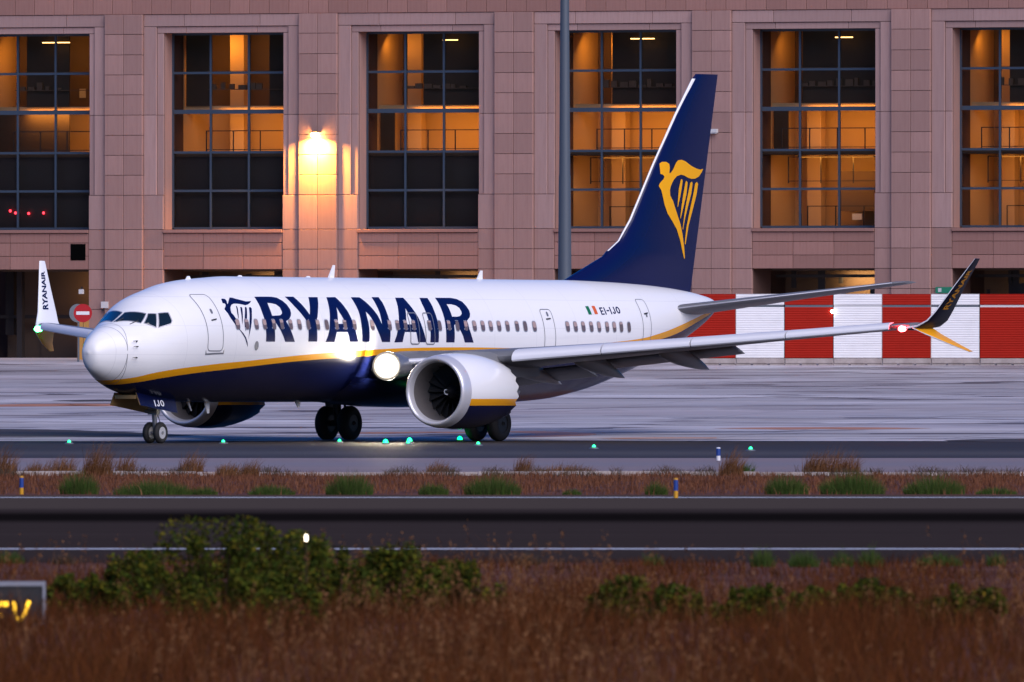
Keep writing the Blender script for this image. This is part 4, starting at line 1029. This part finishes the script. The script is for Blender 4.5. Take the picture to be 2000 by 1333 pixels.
le = [(z, lef(z) - .03, .62 if z > 7 else .4, 0, .165, 0) for z in (6.38, 6.71, 7.12, 7.41, 8.3, 9.26, 10.1, 10.92, 11.6, 12.12)]
mesh('fin_leading_edge', *loft(le, True), M['white'], fin, smooth=True, angle=50)
rud = lambda z: TEF(z) - 1.35 + .05 * (z - 6)
def fin_decal(name, pts, m, parent, sgn=1):
    V = [Vector(p) for p in pts]
    vo, _, fo, *_ = delaunay_2d_cdt(V, [(i, (i + 1) % len(V)) for i in range(len(V))], [], 1, 1e-5)
    out = []
    for q in vo:
        z = q.y; xl = lef(z); c = TEF(z) - xl; a = min(.99, max(.01, (q.x - xl) / c))
        th = 5 * (.2969 * math.sqrt(a) - .126 * a - .3516 * a * a + .2843 * a**3 - .1015 * a**4) * .095 * c
        out.append(L(q.x, sgn * (th + .012), z))
    return mesh(name, out, fo, M[m], parent, recalc=False)
def dense(p, d=.12):
    o = []
    for a, b in zip(p, p[1:] + p[:1]):
        n = max(1, int(math.hypot(a[0] - b[0], a[1] - b[1]) / d)); o += [(a[0] + (b[0] - a[0]) * i / n, a[1] + (b[1] - a[1]) * i / n) for i in range(n)]
    return o
for sg in (1, -1):
    fem = fin_decal('fin_emblem', dense(ART['fb']), 'emblem_yellow', fin, sg)
    for i in range(1, 5): fin_decal('harp_string', dense(ART['fs%d' % i]), 'emblem_yellow', fem, sg)

# nose gear
ng_ = mesh('nose_gear', *join([tube([L(4.35, 0, 1.75), L(4.47, 0, .45)], [.10, .07], 12), tube([L(4.47, -.3, .425), L(4.47, .3, .425)], .055, 10), tube([L(5.2, 0, 1.6), L(4.45, 0, .95)], .05, 8), tube([L(4.25, -.22, 1.1), L(4.25, .22, 1.1)], .06, 8), box(4.2 - 4.2 + 15.1, 15.32, -.16, .16, 1.0, 1.2), tube([L(4.62, 0, .98), L(4.78, 0, .72), L(4.55, 0, .5)], .03, 6)]), M['steel'], jet, smooth=True, angle=40)
for dy in (-.2, .2):
    c = L(4.47, dy, .425); w = .10
    mesh('tyre', *lathe([(-w + .02, .19), (-w, .24), (-w + .01, .29), (-w + .05, .33), (-.02, .343), (.02, .343), (w - .05, .33), (w - .01, .29), (w, .24), (w - .02, .19)], c, (0, 1, 0), 36), M['tyre'], ng_, smooth=True)
    mesh('rim', *lathe([(-w + .02, .195), (-w + .035, .15), (-w + .05, .07), (-w + .01, .05), (w - .01, .05), (w - .05, .07), (w - .035, .15), (w - .02, .195)], c, (0, 1, 0), 28, (True, True)), M['rim'], ng_, smooth=True, angle=35)
    for i in range(8):
        a = 2 * math.pi * i / 8; p = Vector(c) + Vector((math.cos(a) * .11, math.copysign(w - .028, dy), math.sin(a) * .11))
        mesh('rim_hole', *lathe([(0, .022), (.004, .018)], p, (0, math.copysign(1, dy), 0), 8, (False, True)), M['dark'], ng_)
for sy, mo, mi_ in ((1, 'navy', 'gold_lit'), (-1, 'navy', 'gold_lit')):
    V = [L(2.75, sy * .42, 1.70), L(4.95, sy * .42, 1.55), L(4.85, sy * .60, 1.05), L(2.75, sy * .58, 1.30)]
    V2 = [tuple(Vector(p) + Vector((0, -sy * .03, 0))) for p in V]
    d = mesh('nose_gear_door', V + V2, [(0, 1, 2, 3), (7, 6, 5, 4), (0, 4, 5, 1), (1, 5, 6, 2), (2, 6, 7, 3), (3, 7, 4, 0)], [M[mo], M[mi_]], jet, mi=[0, 1, 1, 1, 1, 1])
    if sy > 0:
        v, f = stroke_text('IJO'); w = v[:, 0].max(); pts = []
        for a, b in v: t = b; pts.append(L(3.62 + .55 * a / w, .47 + .068 * (1 - t) + .03, 1.26 + .2 * t))
        mesh('door_lettering', pts, f, M['white'], d, recalc=False)
mesh('gear_bay', *box(XG - 4.9, XG - 2.75, -.40, .40, 1.5, 1.62), M['gold_lit'], jet)
mesh('taxi_lamp', *lathe([(0, .001), (.01, .07), (.08, .09), (.16, .04)], L(4.12, 0, 1.28), (-1, 0, 0), 14), M['steel'], ng_, smooth=True)

# light actually thrown forward by the landing lamp
ld = bpy.data.lights.new('landing_beam', 'SPOT'); ld.energy = 250; ld.color = (1, .84, .6); ld.spot_size = R(62); ld.spot_blend = .9; ld.shadow_soft_size = .15
lo = bpy.data.objects.new('landing_beam', ld); lo.parent = jet; lo.location = L(14.0, 2.5, 2.57); COL.objects.link(lo)
lo.rotation_euler = Vector((-1, -.62, .10)).to_track_quat('Z', 'Y').to_euler()

# ------------------------------------------------------------------ things on the airfield
M['red'] = mat('red_sheet', (.33, .011, .004), .6, spec=.12); M['bwhite'] = mat('white_sheet', (.76, .76, .77), .5)
for k in ('red', 'bwhite'):
    t = NT(M[k]); c = tuple(t.b.inputs['Base Color'].default_value[:3]); n = t.noise(t.mapping(t.obj(), (.8, 1, 3)), 1.0, 5)
    t.link(t.mix(t.ramp(n, [(.5, 0.0), (.8, .35)]), c, tuple(q * .55 for q in c)), t.b.inputs['Base Color'])
M['concrete'] = mat('barrier_concrete', (.36, .31, .29), .85); t = NT(M['concrete']); n = t.noise(t.obj(), 2.0, 5)
t.link(t.ramp(n, [(.3, (.22, .18, .17)), (.7, (.42, .37, .35))]), t.b.inputs['Base Color'])
M['galv'] = mat('galvanised_steel', (.13, .15, .17), .5, metal=.4)

# red and white barrier: corrugated sheets on concrete blocks
BY = 778.0; bz = gz(BY); bw = 95.3 * BY / FPX; bx0 = (1437 - 1000) / FPX * BY - 3 * bw
def corr(z0, z1, w, p=.095):
    V, Fc = [], []; n = max(2, int((z1 - z0) / (p / 2)))
    for i in range(n + 1):
        z = z0 + (z1 - z0) * i / n; y = (-.006 if i % 2 else .006)
        V += [(0.015, y, z), (w - .015, y, z)]
    Fc = [(2 * i, 2 * i + 1, 2 * i + 3, 2 * i + 2) for i in range(n)]
    return V, Fc
low_m, up_m = {}, {}
ORD = ['first', 'second', 'third', 'fourth', 'fifth', 'sixth']
cnt = {'red': 0, 'white': 0}
for i in range(2, 10):
    red = i % 2 == 0; nm = 'red' if red else 'white'; mm = M['red'] if red else M['bwhite']
    e = empty('barrier', (bx0 + i * bw, BY + .05 * math.sin(i * 3.1), bz), (0, 0, R(.4 * math.sin(i * 5))))
    lab = '%s %s corrugated barrier panel on concrete base, counted rightward from the tail cone' % (ORD[cnt[nm]], nm); cnt[nm] += 1
    tag(e, lab, 'barrier', 'red and white barrier panels')
    mesh('sheet', *corr(.30, 2.43, bw), mm, e, recalc=False)
    mesh('top_sheet', *corr(2.53, 2.985, bw), mm, e, recalc=False)
    mesh('slot_rail', *box(.02, bw - .02, .03, .07, 2.40, 2.56), M['whitebox'] if i % 3 == 2 else M['galv'], e)
    for x in (.12, bw - .12): mesh('post', *box(x - .04, x + .04, .06, .14, .1, 2.95), M['galv'], e)
    b = join([cbox(.01, bw - .01, -.22, .30, .06, .28, .03)] + [box(x - .3, x + .3, -.18, .26, -.02, .06) for x in (.32, bw / 2, bw - .32)])
    mesh('concrete_base', *b, M['concrete'], e)
M['lamp_white'] = mat('white_lamp', (1, 1, 1), .4, emit=(1, .95, .85), estr=7)
def blip(px, row, Y, label, r=.07):
    e = empty('barrier_lamp', ((px - 1000) / FPX * Y, Y, CAM_H + (HORIZON - row) * Y / FPX))
    mesh('lens', *lathe([(0, .002), (.02, r * .7), (.06, r)], (0, 0, 0), (0, 1, 0), 14), M['lamp_white'], e, smooth=True)
    mesh('bracket', *box(-.03, .03, .05, .12, -.05, .05), M['galv'], e); tag(e, label, 'lamp')
blip(1626, 609, BY - .13, 'small white lamp glowing on the joint of a red and a white barrier panel')

# light mast behind the tail
my = 735.0; mz = gz(my); mx = (1103 - 1000) / FPX * my; ms = my / FPX
mast = empty('light_mast', (mx, my, mz)); tag(mast, 'tall blue-grey steel light mast rising behind the rear fuselage', 'mast')
zj = CAM_H + (HORIZON - 343) * ms - mz
M['mast'] = mat('mast_paint', (.085, .105, .13), .5, metal=.2)
mesh('lower_shaft', *lathe([(0, .30), (zj - .15, .235), (zj, .235)], (0, 0, 0), (0, 0, 1), 16, (True, True)), M['mast'], mast, smooth=True, angle=40)
mesh('upper_shaft', *lathe([(zj - .01, .222), (zj + 9, .16), (20, .12)], (0, 0, 0), (0, 0, 1), 16, (True, True)), M['mast'], mast, smooth=True, angle=40)
mesh('base_plate', *lathe([(0, .5), (.05, .5)], (0, 0, 0), (0, 0, 1), 16, (True, True)), M['galv'], mast)
mesh('lamp_head', *join([box(-1.2, 1.2, -.25, .25, 19.9, 20.15), box(-1.1, -.4, -.5, -.2, 19.6, 20.0), box(.4, 1.1, -.5, -.2, 19.6, 20.0)]), M['galv'], mast)

# no-entry signs by the left service bay
M['sign_red'] = mat('sign_red', (.42, .008, .012), .4); M['sign_white'] = mat('sign_white', (.75, .75, .76), .4); M['post_yellow'] = mat('post_yellow', (.40, .20, .04), .6)
def no_entry(px, row, Y, back, label):
    z0 = gz(Y); x = (px - 1000) / FPX * Y; h = CAM_H + (HORIZON - row) * Y / FPX - z0
    e = empty('no_entry_sign', (x, Y, z0), (0, 0, R(-4 if not back else 24))); tag(e, label, 'road sign')
    d = mesh('disc', *lathe([(0, .39), (.03, .39)], (0, -.05, h), (0, 1, 0), 36, (True, True)), M['sign_red'] if not back else M['galv'], e)
    if not back: mesh('bar', *box(-.28, .28, -.056, -.05, h - .07, h + .07), M['sign_white'], e)
    else: mesh('bar', *box(-.1, .1, -.056, -.05, h - .05, h + .05), M['whitebox'], e)
    mesh('post', *tube([(.05, 0, 0), (.05, 0, h + .3)], .045, 10), M['post_yellow'] if not back else M['galv'], e, smooth=True, angle=40)
no_entry(162, 612, 786, False, 'round red no entry sign with white bar beside the aircraft nose')
no_entry(151, 612, 788.5, True, 'dark turned-away round sign just behind the no entry sign')
e = empty('bollard', (at(168, 700).x, 795, gz(795))); tag(e, 'yellow-brown post standing by the dark service bay left of the nose', 'post')
mesh('shaft', *box(-.25, .25, -.2, .2, 0, 1.9), M['post_yellow'], e); mesh('cap', *box(-.27, .27, -.22, .22, 1.9, 1.96), M['concrete'], e)

# green taxiway centre-line lamps
M['green_lamp'] = mat('green_lamp', (.1, .9, .5), .3, emit=(.0, .9, .16), estr=2.4); M['green_dim'] = mat('green_lamp_dim', (.1, .9, .5), .3, emit=(.0, .9, .2), estr=.8)
TL = [(753, 866, 1, 'left of the bright pair under the engine'), (800, 863, 1, 'brightest, below the engine inlet'), (797, 868, 0, 'just in front of the brightest one'), (898, 860, 1, 'bright, beside the near main wheels'),
      (135, 866.5, 0, 'far left, ahead of the nose wheel'), (436, 866, 0, 'between nose wheel and far main wheels'), (663, 864.5, 0, 'under the far main wheels'), (934, 870, 0, 'in front of the near main wheels'),
      (1160, 876, 0, 'right of the near main wheels, alone'), (1466, 880, 0, 'farthest right, beside dry grass tufts')]
for px, row, br, w in TL:
    p = at(px, row + (2 if br else 1)); e = empty('taxiway_lamp', p)
    mesh('housing', *lathe([(0, .15), (.03, .13), (.05, .09)], (0, 0, 0), (0, 0, 1), 14, (False, True)), M['galv'], e)
    r = .085 if br else .06
    mesh('lens', *lathe([(.05, r), (.05 + r * .8, r * .8), (.05 + r * 1.3, .01)], (0, 0, 0), (0, 0, 1), 14), M['green_lamp' if br else 'green_dim'], e, smooth=True)
    tag(e, 'green taxiway lamp, ' + w, 'lamp', 'green taxiway lamps')

# blue and yellow edge markers
M['mk_blue'] = mat('marker_blue', (.01, .05, .26), .45); M['mk_yel'] = mat('marker_yellow', (.60, .30, .01), .45)
for px, top, bot, c0, c1, w in ((42, 930, 966, 'mk_yel', 'mk_blue', 'at the left edge of the runway verge'), (1320, 934, 973, 'mk_yel', 'mk_blue', 'on the runway edge right of centre'), (1403, 874, 900, 'sign_white', 'mk_blue', 'on the taxiway shoulder beside tall dry grass')):
    p = at(px, bot); s = p.y / FPX; h = (bot - top) * s; r = 4.2 * s
    e = empty('edge_marker', p); tag(e, ('blue and yellow' if c0 == 'mk_yel' else 'blue and white') + ' marker post standing ' + w, 'marker post', 'marker posts')
    mesh('foot', *lathe([(0, r), (h * .36, r)], (0, 0, 0), (0, 0, 1), 14, (True, False)), M[c0], e, smooth=True, angle=40)
    mesh('sleeve', *lathe([(h * .36, r * 1.02), (h * .9, r * 1.02)], (0, 0, 0), (0, 0, 1), 14), M[c1], e, smooth=True, angle=40)
    mesh('cap', *lathe([(h * .9, r), (h * .97, r), (h, r * .5)], (0, 0, 0), (0, 0, 1), 14, (False, True)), M[c0], e, smooth=True, angle=40)

M['stem'] = mat('plant_stem', (.05, .033, .018), .9, spec=.1)
M['runway_lamp'] = mat('runway_lamp', (1, 1, 1), .4, emit=(1, .86, .6), estr=2.0)
# runway edge light among the shrubs, and the guidance sign at lower left
Y = 150.5; s = Y / FPX
e = empty('runway_edge_light', ((598 - 1000) * s, Y, gz(Y))); tag(e, 'white runway edge light glowing above the green shrubs', 'lamp')
zl = CAM_H + (HORIZON - 1050) * s - gz(Y)
mesh('stem', *tube([(0, 0, 0), (0, 0, zl - .03)], .006, 8), M['stem'], e); mesh('lens', *lathe([(zl - .03, .008), (zl - .012, .012), (zl + .012, .011), (zl + .024, .003)], (0, 0, 0), (0, 0, 1), 12), M['runway_lamp'], e, smooth=True)
Y = 152.0; s = Y / FPX
e = empty('guidance_sign', ((20 - 1000) * s, Y, gz(Y)), (0, 0, R(6))); tag(e, 'black airfield sign with glowing yellow characters at the lower left', 'airfield sign')
X = lambda px: (px - 20) * s
Z = lambda row: CAM_H + (HORIZON - row) * s - gz(Y)
M['sign_black'] = mat('sign_black', (.008, .008, .01), .4); M['sign_frame'] = mat('sign_frame_grey', (.22, .23, .27), .45, metal=.3)
M['sign_glow'] = mat('sign_yellow_glow', (.9, .6, .05), .4, emit=(1, .5, .02), estr=.9)
mesh('panel', *box(X(-120), X(82), -.05, .05, Z(1216), Z(1143)), M['sign_black'], e)
mesh('frame', *join([box(X(-125), X(88), -.07, .07, Z(1145), Z(1136)), box(X(82), X(88), -.069, .069, Z(1220), Z(1145.2)), box(X(-125), X(-119), -.069, .069, Z(1220), Z(1145.2))]), M['sign_frame'], e)
for x0, y0, x1, y1, w in ((-8, 1180, 15, 1180, 10), (26, 1175, 29, 1205, 7), (29, 1205, 38, 1212, 6), (38, 1212, 48, 1198, 7), (48, 1198, 56, 1174, 7), (-6, 1201, 5, 1201, 7)):
    a, b = Vector((X(x0), 0, Z(y0))), Vector((X(x1), 0, Z(y1))); d = (b - a).normalized(); n_ = Vector((-d.z, 0, d.x)) * w * s / 2
    pts = [a - n_, b - n_, b + n_, a + n_]; mesh('character_stroke', [(p.x, -.058, p.z) for p in pts] + [(p.x, -.051, p.z) for p in pts], [(0, 1, 2, 3), (7, 6, 5, 4), (0, 4, 5, 1), (1, 5, 6, 2), (2, 6, 7, 3), (3, 7, 4, 0)], M['sign_glow'], e)
for px in (-100, 70): mesh('leg', *box(X(px) - .03, X(px) + .03, -.03, .03, -.05, Z(1216)), M['sign_frame'], e)

# ------------------------------------------------------------------ vegetation
def leafmat(nm, stops, patch=None):
    m = mat(nm, stops[0], .9, spec=.03); t = NT(m)
    g = t.new('ShaderNodeNewGeometry')
    n = len(stops)
    c = t.ramp(g.outputs['Random Per Island'], [(i / max(1, n - 1), c) for i, c in enumerate(stops)])
    pt = t.noise(g.outputs['Position'], .55, 4, .6)
    c = t.mix(t.ramp(pt, [(.35, 0.0), (.65, .75)]), c, patch) if patch else c
    t.link(c, t.b.inputs['Base Color'])
    return m
M['leaf'] = leafmat('shrub_leaf', [(.014, .028, .005), (.036, .060, .009), (.075, .09, .010), (.028, .045, .008), (.13, .11, .011), (.018, .032, .006), (.06, .042, .012)])
M['leaf_yellow'] = leafmat('shrub_yellow', [(.30, .20, .02), (.40, .25, .02), (.22, .16, .03)])
M['tuftgreen'] = leafmat('tuft_green', [(.03, .06, .012), (.055, .10, .02), (.045, .075, .02), (.09, .11, .03)])
M['dry'] = leafmat('dry_grass', [(.085, .025, .008), (.14, .042, .012), (.055, .017, .006), (.20, .07, .022), (.028, .010, .005), (.06, .032, .009)], patch=(.055, .017, .006))
M['dry_light'] = leafmat('verge_grass', [(.12, .045, .024), (.18, .075, .04), (.08, .03, .017), (.22, .10, .055)])
M['straw'] = leafmat('straw_grass', [(.16, .075, .032), (.23, .115, .052), (.10, .042, .018), (.14, .062, .025)])
M['weed'] = leafmat('dark_weed', [(.06, .04, .03), (.10, .06, .045), (.045, .045, .025), (.12, .08, .06)])

def leaves(P, size, r, up=.3):
    """one small folded leaf per point"""
    n = len(P); d = r.normal(size=(n, 3)); d[:, 2] = d[:, 2] * .7 + up; d /= np.linalg.norm(d, axis=1)[:, None]
    e = r.normal(size=(n, 3)); e -= (e * d).sum(1)[:, None] * d; e /= np.linalg.norm(e, axis=1)[:, None]
    L_ = (size * r.uniform(.6, 1.4, n))[:, None]
    nn = np.cross(d, e)
    v = np.stack([P - d * L_ * .5, P + e * L_ * .3 + nn * L_ * .08, P + d * L_ * .5, P - e * L_ * .3 + nn * L_ * .08], 1).reshape(-1, 3)
    i = np.arange(n) * 4
    f = np.concatenate([np.stack([i, i + 1, i + 2], 1), np.stack([i, i + 2, i + 3], 1)])
    return v, f
def fast_mesh(name, v, f, m, parent=None):
    me = bpy.data.meshes.new(name); me.vertices.add(len(v)); me.vertices.foreach_set('co', np.asarray(v, np.float32).ravel())
    k = f.shape[1]; me.loops.add(f.size); me.loops.foreach_set('vertex_index', f.astype(np.int32).ravel())
    me.polygons.add(len(f)); me.polygons.foreach_set('loop_start', np.arange(len(f), dtype=np.int32) * k); me.polygons.foreach_set('loop_total', np.full(len(f), k, np.int32))
    me.update(calc_edges=True); me.materials.append(m)
    o = bpy.data.objects.new(name, me); o.parent = parent; COL.objects.link(o); return o
def blades(B, h, w, lean, r, seg=3, az=None):
    """curved grass blades from base points"""
    n = len(B); az = r.uniform(0, 2 * np.pi, n) if az is None else az; dirv = np.stack([np.cos(az), np.sin(az), np.zeros(n)], 1)
    side = np.stack([-np.sin(az), np.cos(az), np.zeros(n)], 1)
    fa = r.uniform(0, 2 * np.pi, n); side = np.stack([np.cos(fa), np.sin(fa), np.zeros(n)], 1)
    H = h * r.uniform(.55, 1.2, n); Ln = lean * r.uniform(.1, 1.2, n) * H
    V = []
    for s_ in range(seg + 1):
        t = s_ / seg; c = B + np.outer(H * t * (1 - .12 * t), [0, 0, 1]) + dirv * (Ln * t * t)[:, None]
        ww = (w * (1 - t * .85))
        V += [c - side * ww / 2, c + side * ww / 2]
    V = np.stack(V, 1).reshape(-1, 3); m = 2 * (seg + 1); i = np.arange(n) * m
    f = np.concatenate([np.stack([i + 2 * s_, i + 2 * s_ + 1, i + 2 * s_ + 3, i + 2 * s_ + 2], 1) for s_ in range(seg)])
    return V, f
def ground_z(P): return np.array([gz(y) for y in P])

# foreground field of dry grass
def field(name, label, y0, y1, n, h, w, lean, m, seed, xpad=.8, patch=None):
    r = np.random.default_rng(seed)
    Y = y0 + (y1 - y0) * r.random(n) ** .8; X = (r.random(n) * 2 - 1) * (Y * 1000 / FPX + xpad)
    cl = np.sin(X * 1.7 + Y * .23) * np.cos(Y * .31 - X * .9) * .5 + .5
    k = r.random(n) < (.25 + .75 * cl)
    X, Y = X[k], Y[k]; hh = h * (.55 + .6 * cl[k])
    v, f = blades(np.stack([X, Y, ground_z(Y) - .01], 1), hh, w, lean, r)
    return tag(fast_mesh(name, v, f, m), label, 'grass', kind='stuff')
field('dry_grass', 'reddish brown dry grass filling the foreground', 100, 165, 90000, .34, .007, .55, M['dry'], 1)
def stalks(name, label, y0, y1, n, h, seed):
    r = np.random.default_rng(seed); Y = y0 + (y1 - y0) * r.random(n); X = (r.random(n) * 2 - 1) * (Y * 1000 / FPX + .8)
    k = (np.sin(X * 1.1 + 2) + np.sin(Y * .17 + X * .5) + r.normal(size=n) * .5) > -.1; X, Y = X[k], Y[k]; n = len(X)
    v, f = blades(np.stack([X, Y, ground_z(Y)], 1), h * r.uniform(.6, 1.25, n), .006, .5, r, 4)
    tips = v.reshape(n, -1, 3)[:, -1]; P = np.repeat(tips, 9, 0); P = P + r.normal(size=P.shape) * np.array([.012, .012, .035])
    v2, f2 = leaves(P, .022, r, 1.2); i4 = np.concatenate([f2, f2[:, :1]], 1)
    fast_mesh(name, v, f, M['straw']); o = bpy.data.objects[name]; tag(o, label, 'grass', kind='stuff')
    o2 = fast_mesh('seed_heads', v2, f2, M['straw'], o)
stalks('dry_stalks', 'pale straw stalks with seed heads rising from the foreground grass', 112, 172, 3200, .5, 21)
field('sparse_grass', 'short rusty grass along the near runway edge', 165, 194, 26000, .14, .009, .5, M['dry'], 2)
field('verge_grass', 'short russet grass covering the strip between runway and taxiway', 277.5, 398, 42000, .14, .016, .4, M['dry_light'], 3)

def shrub(label, px, base_row, wpx, hpx, Y=None, n=2600, leaf=.045, m='leaf', seed=0, yellow=0, clumps=9, group='foreground shrubs', name='shrub', dens=1.0):
    r = np.random.default_rng(seed + 100)
    p = at(px, base_row) if Y is None else Vector(((px - 1000) / FPX * Y, Y, gz(Y)))
    s = p.y / FPX; W, H = wpx * s, hpx * s * .98
    e = empty(name, p); tag(e, label, 'shrub', group)
    C = []; st = []
    clumps = int(clumps * 2.2)
    for i in range(clumps):
        x = r.uniform(-.5, .5) * W; hmax = H * (1 - (abs(x) / (W * .5)) ** 2.2 * .5)
        c = np.array([x, r.uniform(-.35, .35) * W, hmax * r.uniform(.3, 1.0)]); C.append((c, r.uniform(.06, .14) * min(W, H * 1.6)))
        st.append(tube([(c[0] * .25, c[1] * .25, 0), (c[0] * .7, c[1] * .7, c[2] * .55), tuple(c)], [.012, .008, .004], 5, False))
    P = []
    for c, rad in C:
        k = int(n / clumps); q = r.normal(size=(k, 3)); q /= np.linalg.norm(q, axis=1)[:, None]; q *= (rad * r.random(k) ** .45)[:, None]; q[:, 2] *= r.uniform(.9, 1.9)
        P.append(c + q)
        k2 = k // 3; t = r.random(k2)[:, None]; P.append(t * c + r.normal(size=(k2, 3)) * rad * .35)
    P = np.concatenate(P); P[:, 2] = np.abs(P[:, 2]); P[:, 2] = np.where(P[:, 2] > H * 1.08, H * r.random(len(P)), P[:, 2])
    v, f = leaves(P, leaf, r); fast_mesh('foliage', v, f, M[m], e)
    mesh('stem', *join(st), M['stem'], e, recalc=False)
    if yellow:
        q = P[r.choice(len(P), yellow)]; q = q + r.normal(size=q.shape) * .01; v, f = leaves(q, leaf * .8, r); fast_mesh('blossom', v, f, M['leaf_yellow'], e)
    return e
SH = [(430, 1215, 330, 195, 143, 'tallest, left of the glowing edge light', 26), (300, 1190, 220, 110, 150, 'low and broad, beside the airfield sign', 14), (560, 1205, 230, 160, 146, 'directly below the glowing edge light', 30),
      (660, 1210, 150, 165, 149, 'narrow one right of the glowing edge light', 6), (760, 1205, 200, 140, 147, 'rounded dome, middle of the green mass', 4), (880, 1200, 190, 100, 148, 'at the right end of the green mass', 3), (165, 1205, 160, 80, 141, 'small one right of the sign frame', 4), (480, 1240, 300, 120, 136, 'front one half buried in dry grass', 8),
      (1225, 1225, 150, 95, 140, 'sparse one right of centre among dry grass', 3), (1310, 1215, 120, 70, 144, 'small one beside the sparse one right of centre', 2), (1480, 1225, 190, 80, 142, 'wide low one in the right half', 6), (1620, 1215, 130, 75, 146, 'medium low one right of the wide low one', 3), (1720, 1215, 120, 80, 144, 'thin one before the right edge', 2), (1880, 1225, 170, 80, 141, 'at the far right edge of the picture', 8)]
for i, (px, b, w, h, Y, lab, ye) in enumerate(SH):
    shrub('leafy green foreground shrub, ' + lab, px, b, w, h, None, n=int(2600 + w * 12), leaf=.04, seed=i, yellow=ye, clumps=7 + w // 28)

def tuft(label, px, row, wpx, hpx, n=260, m='tuftgreen', seed=0, name='grass_tuft', group='green tufts beside the runway', lean=.45, wid=1.3, dome=True, cat='grass tuft'):
    r = np.random.default_rng(seed + 500); p = at(px, row); s = p.y / FPX; W, H = wpx * s * 1.1, hpx * s * 1.3
    a = r.uniform(0, 2 * np.pi, n); d = np.sqrt(r.random(n)) * W * .42
    B = np.stack([np.cos(a) * d, np.sin(a) * d, np.zeros(n) - .01], 1)
    q = d / (W * .42)
    hh = H * (1.0 - .62 * q ** 2) * r.uniform(.75, 1.1, n) if dome else H * (1 - .35 * q ** 2) * r.uniform(.6, 1.1, n)
    v, f = blades(B, hh, wid * s, lean * (.25 + .9 * q) if dome else lean, r, 3, a + r.normal(size=n) * .5 if dome else r.normal(size=n) * .9)
    o = fast_mesh(name, v, f, M[m]); o.location = p; tag(o, label, cat, group); return o
GT = [(155, 966, 82, 42, 'compact dome right of the left marker post'), (300, 967, 170, 28, 'long mat left'), (398, 967, 60, 16, 'flat patch ending the long mat'), (530, 967, 100, 20, 'low patch under the far main wheels'), (683, 967, 100, 42, 'dome below the landing light'), (847, 967, 64, 24, 'small dome below the engine'), (962, 967, 120, 38, 'wide dome right of the engine'), (1117, 967, 40, 12, 'thin patch right of the wide dome'), (1282, 967, 48, 25, 'small dome left of the marker post'), (1536, 966, 92, 36, 'dome at the left of the right-hand three'), (1664, 966, 140, 42, 'largest dome of the right-hand three'), (1825, 966, 130, 36, 'dome at the right of the right-hand three'), (1945, 966, 90, 14, 'flat patch at the right edge')]
for i, (px, b, w, h, lab) in enumerate(GT): tuft('green rush tuft on the far runway verge, ' + lab, px, b, w, h, n=int(w * 14), seed=i, wid=1.1)
NT_ = [(20, 1101, 60, 26, 'leftmost, at the picture edge'), (1490, 1108, 52, 40, 'tallest, right of centre'), (1570, 1108, 62, 34, 'second from the tallest'), (1645, 1108, 44, 34, 'third from the tallest'), (1701, 1108, 50, 38, 'rounded, fourth from the tallest'), (1835, 1106, 100, 26, 'broad low one'), (1945, 1106, 40, 26, 'narrow one at the right edge'), (1276, 1106, 44, 26, 'lone one near centre right'), (1030, 1104, 60, 26, 'brownish one at centre'), (125, 1103, 50, 22, 'small dark one near the left edge')]
for i, (px, b, w, h, lab) in enumerate(NT_): tuft('weed tuft on the near runway edge, ' + lab, px, b, w, h, n=int(w * 8), seed=40 + i, group='weed tufts on the near runway edge', m='weed' if i in (8, 9) else 'tuftgreen', wid=1.6)
DG = [(0, 930, 70, 52, 'cut by the left picture edge'), (68, 928, 50, 26, 'low, second from the left'), (117, 929, 66, 38, 'third from the left'), (190, 931, 66, 62, 'tallest and thickest, below the nose'), (243, 929, 44, 42, 'right of the thickest one'), (372, 929, 54, 46, 'leaning, right of the nose wheel'), (445, 931, 56, 28, 'low brown one below the fuselage'), (488, 931, 40, 34, 'thin, windblown, below the fuselage'), (853, 927, 50, 26, 'low yellowish one below the engine'), (1020, 928, 40, 40, 'slim one below the wing root'), (1100, 928, 130, 22, 'wide low row right of centre'), (1427, 930, 52, 50, 'beside the blue and white marker'), (1456, 928, 40, 24, 'small green one right of the marker'), (1585, 929, 40, 44, 'left one of the big cluster'), (1618, 929, 70, 50, 'middle of the big cluster'), (1657, 929, 48, 42, 'right one of the big cluster')]
for i, (px, b, w, h, lab) in enumerate(DG): tuft('dry plume grass on the taxiway shoulder, ' + lab, px, b, w, h, n=int(w * 5 + h * 2), seed=80 + i, m='straw' if i not in (12,) else 'tuftgreen', group='dry plume grasses', name='plume_tuft', lean=.55, wid=1.1, dome=False)
r = np.random.default_rng(9)
n = 9000; X = r.uniform(-14, 14, n); Y = 396 + r.random(n) ** 2 * 14; k = (np.sin(X * 2.1) + np.sin(X * .7 + 1) + .3 * np.sin(X * 9)) > -.3
X, Y = X[k], Y[k]
v, f = blades(np.stack([X, Y, ground_z(Y)], 1), .13 + .1 * np.sin(X * 3.3) ** 2, .016, .7, r)
tag(fast_mesh('verge_weeds', v, f, M['weed']), 'low dark weeds fringing the taxiway shoulder', 'weeds', kind='stuff')
